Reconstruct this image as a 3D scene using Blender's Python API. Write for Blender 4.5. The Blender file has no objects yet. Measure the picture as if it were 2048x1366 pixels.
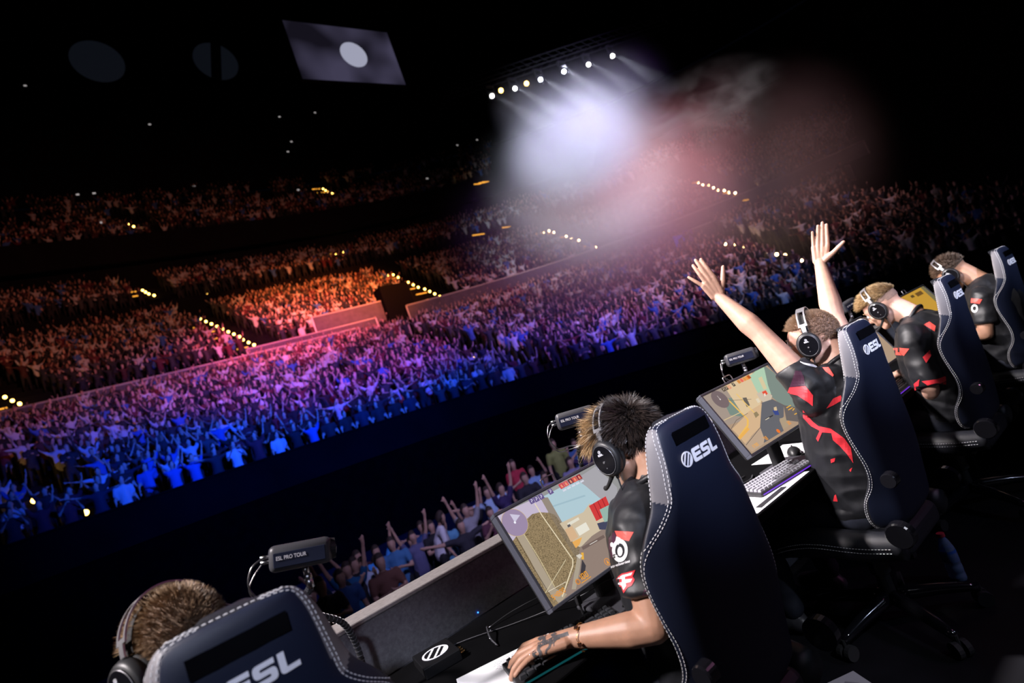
import bpy, bmesh, math, random
import numpy as np
from mathutils import Vector, Matrix, Euler, noise
from mathutils.bvhtree import BVHTree
SC = bpy.context.scene
COL = SC.collection
R = math.radians
PI = math.pi
rnd = random.Random(7)

# ------------------------------------------------------------------ camera
F_PX, W_PX, H_PX = 1120.0, 2048.0, 1366.0
CAM_LOC = Vector((0, 0, 1.47))
AX = Vector((1421.0, -418.0, F_PX)).normalized()        # the row of seats, seen by the camera
_r = R(20)
_k = (1421.0 * math.sin(_r) - 418.0 * math.cos(_r)) / F_PX
AZ = Vector((-math.sin(_r), -math.cos(_r), _k)).normalized()
AY = AZ.cross(AX)
cam_d = bpy.data.cameras.new('camera')
cam = bpy.data.objects.new('camera', cam_d)
COL.objects.link(cam)
cam_d.sensor_width = 36.0
cam_d.lens = 36.0 * F_PX / W_PX
cam_d.clip_start = 0.02
cam_d.clip_end = 400
_right = Vector((AX.x, AY.x, AZ.x)); _down = Vector((AX.y, AY.y, AZ.y)); _fwd = Vector((AX.z, AY.z, AZ.z))
cam.matrix_world = Matrix(((_right.x, -_down.x, -_fwd.x, 0), (_right.y, -_down.y, -_fwd.y, 0),
                           (_right.z, -_down.z, -_fwd.z, CAM_LOC.z), (0, 0, 0, 1)))
cam_d.dof.use_dof = True
cam_d.dof.focus_distance = 2.0
cam_d.dof.aperture_fstop = 2.4
SC.camera = cam
SC.view_settings.view_transform = 'Standard'
SC.view_settings.look = 'None'
SC.view_settings.gamma = 1.0
SC.view_settings.use_curve_mapping = False
SC.view_settings.exposure = 0.0
SC.cycles.volume_bounces = 0
SC.cycles.max_bounces = 5
SC.cycles.transparent_max_bounces = 12
SC.cycles.sample_clamp_indirect = 4.0
SC.cycles.volume_step_rate = 1.5
SC.cycles.volume_max_steps = 256

def sight(u, v):
    """direction in the hall of the photograph's point (u, v)"""
    d = Vector((u - W_PX / 2, v - H_PX / 2, F_PX))
    return Vector((AX.dot(d), AY.dot(d), AZ.dot(d)))
def on_x(u, v, x): d = sight(u, v); return CAM_LOC + d * (x / d.x)
def on_y(u, v, y): d = sight(u, v); return CAM_LOC + d * (y / d.y)
def on_z(u, v, z): d = sight(u, v); return CAM_LOC + d * ((z - CAM_LOC.z) / d.z)

# ------------------------------------------------------------------ world and lights
world = bpy.data.worlds.new('world'); SC.world = world
world.use_nodes = True
world.node_tree.nodes['Background'].inputs[0].default_value = (0.0004, 0.0005, 0.0012, 1)
world.node_tree.nodes['Background'].inputs[1].default_value = 1.0

def lamp(name, kind, loc, target, color, energy, size=0.3, angle=40, blend=0.6, sy=None):
    d = bpy.data.lights.new(name, kind)
    d.color = color; d.energy = energy
    if kind == 'SPOT':
        d.spot_size = R(angle); d.spot_blend = blend; d.shadow_soft_size = size
    elif kind == 'AREA':
        d.size = size
        if sy: d.shape = 'RECTANGLE'; d.size_y = sy
    else: d.shadow_soft_size = size
    o = bpy.data.objects.new(name, d); COL.objects.link(o)
    o.location = loc
    o.rotation_euler = (Vector(target) - Vector(loc)).to_track_quat('-Z', 'Y').to_euler()
    return o
LIT = {}
# stage wash on the players, with added spots for chair backs and floor
lamp('key_spot', 'SPOT', (-3.3, 1.9, 5.2), (1.8, 1.1, 1.15), (1.0, 0.92, 0.93), 2900, 0.25, 50, 0.5)
lamp('far_key_spot', 'SPOT', (0.0, 4.4, 6.6), (3.1, 1.2, 1.2), (1.0, 0.92, 0.92), 5200, 0.25, 34, 0.6)
lamp('magenta_rim_spot', 'SPOT', (5.0, -2.6, 4.5), (2.2, 1.2, 1.2), (0.95, 0.35, 0.75), 90, 0.3, 36, 0.7)
for _x, _e in ((0.11, 120), (1.205, 240), (2.415, 300), (3.62, 260), (4.84, 200)):
    lamp('chair_back_spot', 'SPOT', (_x - 1.5, -2.2, 3.4), (_x + .02, 1.0, 1.24), (0.72, 0.78, 1.0), _e * 4.6, 0.10, 8.5, 1.0)  # one added narrow spot per chair; its cone leaves the lower back dark
lamp('floor_side_spot', 'SPOT', (.4, -3, 4.5), (1.95, 1.35, 0), (.85, .88, 1.0), 420, 0.1, 9, 0.9)  # added narrow spot, only there to brighten the sheet on the floor
lamp('floor_glint_spot', 'SPOT', (3.4, -3.2, 3.5), (2.7, 1.2, 0), (.6, .7, 1.0), 110, 0.15, 34, 0.9)  # added spot that gives the glossy chair bases their glints
# house lights on the stands
lamp('stand_blue_spot', 'SPOT', (7, 3, 9), (6.0, 21.5, 2.0), (0.01, 0.075, 1.0), 40000, 0.4, 56, 1.0)
lamp('stand_blue_spot', 'SPOT', (14, 3, 9), (18, 20.5, 2.0), (0.02, 0.08, 1.0), 14000, 0.4, 46, 1.0)
lamp('stand_purple_spot', 'SPOT', (8, 6, 16), (10, 31, 6.0), (0.60, 0.09, 0.62), 26000, 0.4, 42, 1.0)
lamp('stand_purple_spot', 'SPOT', (16, 6, 16), (22, 24, 4.5), (0.34, 0.10, 0.8), 14000, 0.4, 55, 1.0)
lamp('stand_pink_spot', 'SPOT', (4, 12, 22), (12, 39, 10.0), (1.0, 0.12, 0.25), 72000, 0.4, 30, 1.0)
lamp('stand_orange_spot', 'SPOT', (16, 12, 24), (17.5, 44, 13.0), (1.0, 0.22, 0.05), 120000, 0.4, 30, 1.0)
lamp('stand_wide_spot', 'SPOT', (6, 10, 20), (8, 46, 13), (1.0, 0.30, 0.2), 14000, 0.4, 80, 1.0)
lamp('floor_crowd_spot', 'SPOT', (3, 0.5, 7), (7.0, 10.5, -0.9), (0.55, 0.5, 1.0), 3000, 0.3, 48, 0.9)
lamp('right_blue_spot', 'SPOT', (20, 2, 6), (30, 17, 4), (0.02, 0.2, 1.0), 2500, 0.4, 45, 0.9)

# ------------------------------------------------------------------ helpers
def mat(name, color, rough=0.6, metal=0.0, spec=0.5, grain=0.0, gscale=40.0, bump=0.0, bscale=200.0,
        attr=None, emit=None, estr=0.0, objcol=False, alpha=1.0, trans=0.0, sheen=0.0, subs=0.0):
    m = bpy.data.materials.new(name); m.use_nodes = True
    nt = m.node_tree; b = nt.nodes['Principled BSDF']
    b.inputs['Base Color'].default_value = (*color, 1)
    b.inputs['Roughness'].default_value = rough
    b.inputs['Metallic'].default_value = metal
    b.inputs['Specular IOR Level'].default_value = spec
    if sheen: b.inputs['Sheen Weight'].default_value = sheen
    if subs:
        b.inputs['Subsurface Weight'].default_value = subs
        b.inputs['Subsurface Radius'].default_value = (0.012, 0.004, 0.002)
        b.inputs['Subsurface Scale'].default_value = 1.0
    if alpha < 1: b.inputs['Alpha'].default_value = alpha
    if trans: b.inputs['Transmission Weight'].default_value = trans
    if emit:
        b.inputs['Emission Color'].default_value = (*emit, 1); b.inputs['Emission Strength'].default_value = estr
    src = None
    if attr:
        a = nt.nodes.new('ShaderNodeAttribute'); a.attribute_name = attr; src = a.outputs['Color']
    if objcol:
        a = nt.nodes.new('ShaderNodeObjectInfo'); src = a.outputs['Color']
    tc = nt.nodes.new('ShaderNodeTexCoord')
    if grain > 0:
        n = nt.nodes.new('ShaderNodeTexNoise'); n.inputs['Scale'].default_value = gscale; n.inputs['Detail'].default_value = 5
        nt.links.new(tc.outputs['Object'], n.inputs['Vector'])
        mr = nt.nodes.new('ShaderNodeMapRange')
        mr.inputs['From Min'].default_value = 0.25; mr.inputs['From Max'].default_value = 0.75
        mr.inputs['To Min'].default_value = 1 - grain; mr.inputs['To Max'].default_value = 1 + grain
        nt.links.new(n.outputs['Fac'], mr.inputs['Value'])
        mx = nt.nodes.new('ShaderNodeVectorMath'); mx.operation = 'SCALE'
        if src is not None: nt.links.new(src, mx.inputs[0])
        else: mx.inputs[0].default_value = color
        nt.links.new(mr.outputs[0], mx.inputs['Scale']); src = mx.outputs[0]
    if src is not None: nt.links.new(src, b.inputs['Base Color'])
    if bump > 0:
        n2 = nt.nodes.new('ShaderNodeTexNoise'); n2.inputs['Scale'].default_value = bscale; n2.inputs['Detail'].default_value = 3
        nt.links.new(tc.outputs['Object'], n2.inputs['Vector'])
        bp = nt.nodes.new('ShaderNodeBump'); bp.inputs['Strength'].default_value = bump; bp.inputs['Distance'].default_value = 0.002
        nt.links.new(n2.outputs['Fac'], bp.inputs['Height']); nt.links.new(bp.outputs[0], b.inputs['Normal'])
    return m

def link(name, me, parent=None, m=None, smooth=False, loc=None):
    o = bpy.data.objects.new(name, me); COL.objects.link(o)
    if parent is not None: o.parent = parent
    if m is not None:
        if isinstance(m, (list, tuple)):
            for q in m: me.materials.append(q)
        else: me.materials.append(m)
    if smooth and len(me.polygons): me.polygons.foreach_set('use_smooth', [True] * len(me.polygons))
    if loc is not None: o.location = loc
    return o
def bm_obj(name, bm, parent=None, m=None, smooth=False, loc=None):
    me = bpy.data.meshes.new(name); bm.normal_update(); bm.to_mesh(me); bm.free()
    return link(name, me, parent, m, smooth, loc)
def tag(o, label=None, cat=None, group=None, kind=None):
    if label: o['label'] = label
    if cat: o['category'] = cat
    if group: o['group'] = group
    if kind: o['kind'] = kind
    return o
def thing(name, label, cat, loc=(0, 0, 0), rz=0.0, group=None):
    o = bpy.data.objects.new(name, None); COL.objects.link(o)
    o.empty_display_size = 0.1
    o.location = loc; o.rotation_euler = (0, 0, rz)
    return tag(o, label, cat, group)

def add_box(bm, c, s, bevel=0.0, mtx=None, seg=2):
    r = bmesh.ops.create_cube(bm, size=1.0)
    vs = r['verts']
    bmesh.ops.scale(bm, vec=s, verts=vs)
    if bevel > 0:
        es = list({e for v in vs for e in v.link_edges})
        q = bmesh.ops.bevel(bm, geom=es, offset=bevel, segments=seg, affect='EDGES', profile=0.5)
        vs = list({v for f in q['faces'] for v in f.verts} | {v for v in vs if v.is_valid})
    bmesh.ops.translate(bm, vec=c, verts=vs)
    if mtx is not None: bmesh.ops.transform(bm, matrix=mtx, verts=vs)
    return vs
def add_cyl(bm, p0, p1, r0, r1=None, seg=16, cap=True):
    p0, p1 = Vector(p0), Vector(p1)
    if r1 is None: r1 = r0
    q = bmesh.ops.create_cone(bm, cap_ends=cap, segments=seg, radius1=r0, radius2=r1, depth=(p1 - p0).length)
    mt = Matrix.Translation((p0 + p1) / 2) @ (p1 - p0).to_track_quat('Z', 'Y').to_matrix().to_4x4()
    bmesh.ops.transform(bm, matrix=mt, verts=q['verts'])
    return q['verts']
def add_ball(bm, c, r, seg=16, rings=10, mtx=None):
    q = bmesh.ops.create_uvsphere(bm, u_segments=seg, v_segments=rings, radius=1.0)
    if isinstance(r, (int, float)): r = (r, r, r)
    bmesh.ops.scale(bm, vec=r, verts=q['verts'])
    if mtx is not None: bmesh.ops.transform(bm, matrix=mtx, verts=q['verts'])
    bmesh.ops.translate(bm, vec=c, verts=q['verts'])
    return q['verts']
def catmull(pts, n=6):
    pts = [Vector(p) for p in pts]
    if len(pts) < 3: return pts
    out = []
    P = [pts[0] * 2 - pts[1]] + pts + [pts[-1] * 2 - pts[-2]]
    for i in range(1, len(P) - 2):
        a, b, c, d = P[i - 1], P[i], P[i + 1], P[i + 2]
        for k in range(n):
            t = k / n
            out.append(0.5 * ((2 * b) + (c - a) * t + (2 * a - 5 * b + 4 * c - d) * t * t + (3 * b - a - 3 * c + d) * t ** 3))
    out.append(pts[-1])
    return out
def add_tube(bm, pts, r, seg=8, n=6, closed=False, smooth=True, cap=True):
    """a tube of radius r (a number or one per point) along a smooth line"""
    src = [Vector(p) for p in pts]
    path = catmull(src, n) if smooth else src
    if isinstance(r, (int, float)): rr = [r] * len(path)
    else:
        rr = []
        for i in range(len(path)):
            t = i / (len(path) - 1) * (len(r) - 1); k = min(int(t), len(r) - 2); rr.append(r[k] * (1 - t + k) + r[k + 1] * (t - k))
    rings = []
    up = None
    for i, p in enumerate(path):
        a = path[max(i - 1, 0)]; b = path[min(i + 1, len(path) - 1)]
        t = (b - a).normalized() if (b - a).length > 1e-9 else Vector((0, 0, 1))
        if up is None:
            up = t.orthogonal().normalized()
        up = (up - t * up.dot(t))
        up = up.normalized() if up.length > 1e-6 else t.orthogonal().normalized()
        sd = t.cross(up)
        rings.append([bm.verts.new(p + (up * math.cos(2 * PI * k / seg) + sd * math.sin(2 * PI * k / seg)) * rr[i]) for k in range(seg)])
    for i in range(len(rings) - 1):
        for k in range(seg):
            bm.faces.new((rings[i][k], rings[i][(k + 1) % seg], rings[i + 1][(k + 1) % seg], rings[i + 1][k]))
    if cap:
        bm.faces.new(list(reversed(rings[0]))); bm.faces.new(rings[-1])
    return rings
def add_prism(bm, poly, z0, z1, mtx=None):
    """an outline (x, y) pulled from z0 to z1"""
    lo = [bm.verts.new((x, y, z0)) for x, y in poly]; hi = [bm.verts.new((x, y, z1)) for x, y in poly]
    n = len(poly)
    for i in range(n): bm.faces.new((lo[i], lo[(i + 1) % n], hi[(i + 1) % n], hi[i]))
    bm.faces.new(list(reversed(lo))); bm.faces.new(hi)
    if mtx is not None: bmesh.ops.transform(bm, matrix=mtx, verts=lo + hi)
    return lo + hi
def grid_mesh(name, rows, closed_u=False):
    """a surface through rows of points"""
    nu = len(rows[0]); vs = [p for r in rows for p in r]; fs = []
    for j in range(len(rows) - 1):
        for i in range(nu - (0 if closed_u else 1)):
            fs.append((j * nu + i, j * nu + (i + 1) % nu, (j + 1) * nu + (i + 1) % nu, (j + 1) * nu + i))
    me = bpy.data.meshes.new(name); me.from_pydata([tuple(v) for v in vs], [], fs); me.update()
    return me

# the lettering and the round mark, as outlines
def round_poly(pts, rads, n=5):
    """a polygon with the given corner radii"""
    out = []
    N = len(pts)
    for i in range(N):
        p = Vector(pts[i]); a = Vector(pts[i - 1]); b = Vector(pts[(i + 1) % N]); r = rads[i]
        if r <= 0: out.append(tuple(p)); continue
        u = (a - p).normalized(); w = (b - p).normalized()
        s = p + u * r; e = p + w * r
        for k in range(n + 1):
            t = k / n
            q = s * (1 - t) ** 2 + p * 2 * t * (1 - t) + e * t * t
            out.append(tuple(q))
    return out
def esl_outlines():
    """E, S, L and the disc with two slashes; height 1, origin lower left of the E"""
    h = 0.24; g = 0.14
    E = round_poly([(1.0, 0), (1.0, h), (.32, h), (.32, .5 - h / 2 + .0), (.96, .5 - h / 2), (.96, .5 + h / 2), (.32, .5 + h / 2), (.32, 1 - h), (1.0, 1 - h), (1.0, 1), (0, 1), (0, 0)],
                   [0, 0, .05, .05, 0, 0, .05, .05, 0, 0, .22, .22])
    x = 1.12
    S = round_poly([(x, 0), (x + 1.02, 0), (x + 1.02, .62), (x + .3, .62), (x + .3, 1 - h), (x + .98, 1 - h), (x + .98, 1), (x, 1), (x, .38), (x + .72, .38), (x + .72, h), (x, h)],
                   [0, .25, .25, .05, .05, 0, 0, .25, .25, .05, .05, 0])
    x = 2.26
    L = round_poly([(x, 1), (x, 0), (x + .92, 0), (x + .92, h), (x + .32, h), (x + .32, 1)], [0, .22, 0, 0, .05, 0])
    pieces = [E, S, L]
    cx, cy, ro, ri = -.66, .5, .56, .47
    ring = []
    n = 28
    for k in range(n):           # the rim as quads
        a0 = 2 * PI * k / n; a1 = 2 * PI * (k + 1) / n
        ring.append([(cx + ro * math.cos(a0), cy + ro * math.sin(a0)), (cx + ro * math.cos(a1), cy + ro * math.sin(a1)),
                     (cx + ri * math.cos(a1), cy + ri * math.sin(a1)), (cx + ri * math.cos(a0), cy + ri * math.sin(a0))])
    def band(d0, d1):             # a slanted stripe of the disc
        ang = R(58); u = Vector((math.cos(ang), math.sin(ang))); w = Vector((-u.y, u.x))
        o = []
        K = 6
        for k in range(K + 1):
            d = d0 + (d1 - d0) * k / K; o.append((d, math.sqrt(max(ri * ri - d * d, 0))))
        p = [Vector((cx, cy)) + w * d + u * s for d, s in o] + [Vector((cx, cy)) + w * d - u * s for d, s in reversed(o)]
        return [tuple(q) for q in p]
    bands = [band(-ri + .001, -.30), band(-.15, -.05), band(.16, .26)]
    return pieces, ring, bands
def logo_mesh(name, height, thick, disc=True, letters=True):
    pieces, ring, bands = esl_outlines()
    bm = bmesh.new()
    for p in (pieces if letters else []): add_prism(bm, [(x * height, y * height) for x, y in p], 0, thick)
    for p in ((ring + bands[:1] + bands[1:]) if disc else []): add_prism(bm, [(x * height, y * height) for x, y in p], 0, thick)
    me = bpy.data.meshes.new(name); bmesh.ops.recalc_face_normals(bm, faces=bm.faces); bm.to_mesh(me); bm.free()
    return me
def text_mesh(name, body, size, thick=0.0002, width=1.0):
    c = bpy.data.curves.new(name, 'FONT'); c.body = body; c.size = size; c.extrude = thick; c.align_x = 'CENTER'; c.align_y = 'CENTER'; c.offset = size * 0.012
    o = bpy.data.objects.new(name, c); COL.objects.link(o)
    dg = bpy.context.evaluated_depsgraph_get(); me = bpy.data.meshes.new_from_object(o.evaluated_get(dg))
    bpy.data.objects.remove(o); bpy.data.curves.remove(c)
    me.name = name
    if width != 1.0:
        for v in me.vertices: v.co.x *= width
    return me
# ------------------------------------------------------------------ materials
M = {}
M['black'] = mat('matt_black', (0.003, 0.003, 0.0035), 0.9, spec=.1)
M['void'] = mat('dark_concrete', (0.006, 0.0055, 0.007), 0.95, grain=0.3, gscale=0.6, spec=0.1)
M['drape'] = mat('black_drape', (0.0008, 0.0008, 0.0009), 0.95, grain=0.3, gscale=3, spec=0.0)
M['parapet'] = mat('parapet_paint', (0.0025, 0.0025, 0.003), 0.8, grain=0.25, gscale=0.8, spec=0.0)
M['fence'] = mat('fence_panel', (0.10, 0.085, 0.10), 0.7, grain=0.2, gscale=3, spec=0.2)
M['rail'] = mat('rail_metal', (0.55, 0.5, 0.45), 0.45, 0.4)
M['steel'] = mat('steel', (0.45, 0.45, 0.48), 0.3, 1.0)
M['floor'] = mat('stage_floor', (0.006, 0.006, 0.008), 0.55, grain=0.4, gscale=5, spec=0.25)

# ------------------------------------------------------------------ the bowl of the arena
def bowl(a, b, u):
    """a point of an oval tier line; u runs from -0.3 (left end) to 1 (right end)"""
    x = a * u
    return Vector((x, b * math.sqrt(max(1 - abs(u) ** 2.6, 0.0)), 0))
US = [-0.30 + 1.30 * (1 - (1 - i / 90) ** 1.5) for i in range(91)]
def ztop0(x): return 2.15 - 0.0017 * max(x, 0) ** 2
BLOCKS = {  # front (a, b, z), back (a, b, z)
    1: ((36.3, 20.3, None), (51.0, 37.0, 7.7), 20),
    2: ((52.2, 38.2, 9.0), (66.0, 50.0, 15.9), 14),
    3: ((67.0, 51.0, 17.8), (73.0, 56.5, 21.4), 7),
    4: ((72.5, 56.0, 25.3), (87.0, 69.0, 36.0), 17),
    5: ((87.5, 69.5, 36.4), (98.0, 78.0, 58.0), 20)}
def front_z(k, u):
    f = BLOCKS[k][0]
    if f[2] is None: return ztop0(f[0] * u) - 0.85
    return f[2]
def block_pt(k, u, v):
    f, b, n = BLOCKS[k]
    p = bowl(f[0], f[1], u); q = bowl(b[0], b[1], u)
    r = p.lerp(q, v); r.z = front_z(k, u) * (1 - v) + b[2] * v
    return r
for k in BLOCKS:                      # stepped seating, one solid surface for each tier
    n = BLOCKS[k][2]; rows = []
    for j in range(n):
        for e, dz in ((0.0, 0.0), (0.999, 0.0)):
            line = []
            for u in US:
                p = block_pt(k, u, (j + e) / n); p.z = block_pt(k, u, j / n).z
                line.append(p)
            rows.append(line)
    me = grid_mesh('seating_tier', rows)
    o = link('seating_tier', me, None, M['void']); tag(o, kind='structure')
def ribbon(name, a, b, z0f, z1f, m, t=0.12, us=US, kind='structure', parent=None):
    """a curved wall of some thickness along a tier line"""
    inner = [bowl(a, b, u) for u in us]; outer = [bowl(a + t, b + t, u) for u in us]
    rows = []
    for L_, zf in ((inner, z0f), (inner, z1f), (outer, z1f), (outer, z0f), (inner, z0f)):
        rows.append([Vector((p.x, p.y, zf(p.x))) for p in L_])
    me = grid_mesh(name, rows)
    o = link(name, me, parent, m)
    if kind: tag(o, kind=kind)
    return o
ribbon('parapet', 36, 20, lambda x: ztop0(x) - 1.12, ztop0, M['parapet'], 0.25)
ribbon('parapet_cap', 35.97, 19.97, ztop0, lambda x: ztop0(x) + 0.06, M['parapet'], 0.3)
ribbon('drape_wall', 36.05, 20.05, lambda x: -2.0, lambda x: ztop0(x) - 1.12, M['drape'], 0.1)
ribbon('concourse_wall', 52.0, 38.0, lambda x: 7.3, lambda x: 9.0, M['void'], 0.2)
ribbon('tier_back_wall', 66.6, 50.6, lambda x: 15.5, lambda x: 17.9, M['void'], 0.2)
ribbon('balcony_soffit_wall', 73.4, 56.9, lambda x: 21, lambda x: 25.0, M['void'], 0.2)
ribbon('balcony_front', 72.0, 55.5, lambda x: 23.6, lambda x: 26.1, M['void'], 0.4)
ribbon('wall_back', 99.0, 79.0, lambda x: 56, lambda x: 66, M['black'], 0.3)
bm = bmesh.new(); add_box(bm, (25, 25, 66.2), (210, 150, 0.4)); tag(bm_obj('ceiling', bm, None, M['black']), kind='structure')
bm = bmesh.new(); add_box(bm, (10, 20, -2.1), (80, 60, 0.2)); tag(bm_obj('floor', bm, None, M['floor']), kind='structure')

# fences with a top rail along the front of the second block
def fence(label, pts, z0, h, glow=None):
    t = thing('fence', label, 'fence', pts[0])
    o3 = Vector(pts[0])
    bm = bmesh.new(); bm2 = bmesh.new()
    for a, b in zip(pts[:-1], pts[1:]):
        a = Vector(a) - o3; b = Vector(b) - o3
        d = (b - a); ang = math.atan2(d.y, d.x); mid = (a + b) / 2
        mt = Matrix.Translation((mid.x, mid.y, mid.z)) @ Matrix.Rotation(ang, 4, 'Z')
        add_box(bm, (0, 0, h / 2), (math.hypot(d.x, d.y), 0.05, h - 0.06), 0, mt)
        add_cyl(bm2, (a.x, a.y, a.z + h), (b.x, b.y, b.z + h), 0.065, seg=8)
    for p in (pts[0], pts[-1]):
        p = Vector(p) - o3; add_cyl(bm2, (p.x, p.y, p.z), (p.x, p.y, p.z + h), 0.06, seg=8)
    bm_obj('panel', bm, t, M['fence']); bm_obj('handrail', bm2, t, M['rail'])
    return t
def along(a, b, x0, x1, z, n=10):
    out = []
    for i in range(n + 1):
        x = x0 + (x1 - x0) * i / n; p = bowl(a, b, x / a); p.z = z; out.append((p.x, p.y, p.z))
    return out
fence('long low fence below the pink-lit stand, left of the dark entrance', along(51.4, 37.4, -4.5, 15.6, 8.1, 14), 0, 1.15)
fence('upper fence just behind the long low one, left of the dark entrance', along(52.0, 38.0, 8.5, 17.2, 8.75, 8), 0, 1.0)
fence('short purple-lit fence directly left of the dark entrance', along(50.6, 36.6, 15.2, 18.6, 7.5, 4), 0, 1.15)
fence('orange-lit fence of the box platform above the dark entrance', along(52.6, 38.6, 13.2, 19.2, 9.5, 6), 0, 1.5)
fence('upper fence of the long walkway right of the dark entrance', along(52.2, 38.2, 19.7, 49, 8.9, 24), 0, 1.2)
fence('lower fence of the long walkway right of the dark entrance', along(50.8, 36.8, 20.6, 47, 7.4, 24), 0, 1.25)
# the dark entrance between the fences
bm = bmesh.new(); p = bowl(52.9, 38.9, 19.4 / 52.9)
add_box(bm, (p.x, p.y, 10.3), (2.4, 1.2, 3.4), 0.05)
tag(bm_obj('entrance_portal', bm, None, M['black']), kind='structure')

# ------------------------------------------------------------------ stair lights
M['amber'] = mat('amber_light', (0.9, 0.6, 0.2), 0.5, emit=(1.0, 0.55, 0.10), estr=14)
M['amber_pink'] = mat('amber_light_hazy', (0.9, 0.6, 0.4), 0.5, emit=(1.0, 0.58, 0.25), estr=45)
M['amber_tread'] = mat('amber_tread', (0.9, 0.5, 0.1), 0.5, emit=(1.0, 0.42, 0.04), estr=1.2)
_gu = np.linspace(-0.2, 0.999, 500); _gv = np.linspace(0, 1, 120)
_grids = {}
def find_on(k, u_px, v_px, lift=0.15):
    """the spot of tier k that the photograph shows at (u, v)"""
    if k not in _grids:
        f, b, n = BLOCKS[k]
        s = np.sqrt(np.maximum(1 - np.abs(_gu) ** 2.6, 0))
        X = (f[0] * _gu)[:, None] * (1 - _gv) + (b[0] * _gu)[:, None] * _gv
        Y = (f[1] * s)[:, None] * (1 - _gv) + (b[1] * s)[:, None] * _gv
        fz = np.array([front_z(k, u) for u in _gu])
        Z = fz[:, None] * (1 - _gv) + b[2] * _gv
        _grids[k] = (X, Y, Z)
    X, Y, Z = _grids[k]
    d = sight(u_px, v_px)
    e = (X / Y - d.x / d.y) ** 2 + ((Z + lift - CAM_LOC.z) / Y - d.z / d.y) ** 2
    i, j = np.unravel_index(np.argmin(e), e.shape)
    return Vector((X[i, j], Y[i, j], Z[i, j] + lift)), _gu[i], _gv[j]
def light_mesh(name, r):
    bm = bmesh.new(); add_ball(bm, (0, 0, 0), r, 10, 6); me = bpy.data.meshes.new(name); bm.to_mesh(me); bm.free(); return me
LM = light_mesh('stair_light', 0.095); LM.materials.append(M['amber'])
LM2 = light_mesh('stair_light', 0.095); LM2.materials.append(M['amber_pink'])
TR = bmesh.new(); add_box(TR, (0, 0, 0), (1.0, 0.16, 0.05)); TRM = bpy.data.meshes.new('tread_strip'); TR.to_mesh(TRM); TR.free(); TRM.materials.append(M['amber_tread'])
AISLES = []
def stair(k, a, b, n, where, hazy=False, tread=True, skip=()):
    pa, ua, va = find_on(k, *a); pb, ub, vb = find_on(k, *b)
    AISLES.append((k, pa.copy(), pb.copy()))
    for i in range(n):
        if i in skip: continue
        t = i / max(n - 1, 1)
        px = (a[0] + (b[0] - a[0]) * t, a[1] + (b[1] - a[1]) * t)
        p, _, _ = find_on(k, *px)
        o = bpy.data.objects.new('stair_light', LM2 if hazy else LM); COL.objects.link(o); o.location = p
        tag(o, 'amber step light ' + where, 'light', 'amber step lights ' + where)
        if tread and i % 2 == 0:
            o = bpy.data.objects.new('tread_strip', TRM); COL.objects.link(o); o.location = (p.x - 1.0, p.y - 0.3, p.z - 0.12)
            tag(o, 'glowing step edge ' + where, 'step edge', 'glowing step edges ' + where)
stair(2, (400, 638), (532, 700), 13, 'down the pink-lit stand, left of the box platform')
stair(2, (775, 545), (890, 598), 12, 'down the orange-lit stand, above the dark entrance', skip=(3,))
stair(2, (1085, 455), (1216, 503), 12, 'in the haze left of the blue banner', True, skip=(3, 7))
stair(2, (1396, 366), (1500, 397), 11, 'high in the haze, highest of the long rows', True)
stair(1, (1450, 486), (1605, 520), 10, 'in front of the raised hand of the cheering player', True, False)
stair(1, (885, 703), (1033, 736), 8, 'down the blue-lit stand, nearest to its front wall', False, False, skip=(2,))
stair(2, (8, 795), (58, 813), 4, 'at the left photo edge beside the pink stand')
stair(1, (5, 987), (103, 1009), 4, 'at the left photo edge below the blue stand', False, False)
stair(3, (283, 581), (307, 591), 4, 'in the dim third tier, leftmost group')
stair(3, (665, 493), (688, 504), 4, 'in the dim third tier, middle group')
stair(4, (645, 378), (664, 387), 4, 'in the top tier below the screen')
stair(4, (985, 405), (1010, 417), 5, 'in the top tier beside the bright haze', False, True)
stair(4, (1083, 407), (1091, 411), 2, 'in the pink haze of the top tier', True, False)
stair(4, (255, 449), (283, 456), 3, 'in the dim top tier on the left', False, False)
stair(4, (1790, 324), (1812, 334), 2, 'alone in the dark at the right end of the arena', True, False)
for k, u, v, w in ((1, 175, 816, 'on the fence line at the left, lowest of three'), (1, 242, 788, 'on the fence line at the left, middle of three'), (1, 276, 781, 'on the fence line at the left, topmost of three'),
                (3, 417, 592, 'alone in the dark gap above the pink-lit stand'), (3, 782, 504, 'alone in the dark gap above the orange-lit stand'), (1, 174, 1024, 'alone below the blue-lit crowd at the left'),
                (4, 184, 433, 'leftmost in the dark top tier'), (4, 446, 433, 'on the ledge of the top tier under the faint beam'), (4, 1329, 364, 'alone in the brightest pink haze'), (4, 397, 308, 'orange and alone in the dark at the upper left')):
    p, _, _ = find_on(k, u, v)
    o = bpy.data.objects.new('stair_light', LM); COL.objects.link(o); o.location = p
    tag(o, 'amber light ' + w, 'light')

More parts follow.
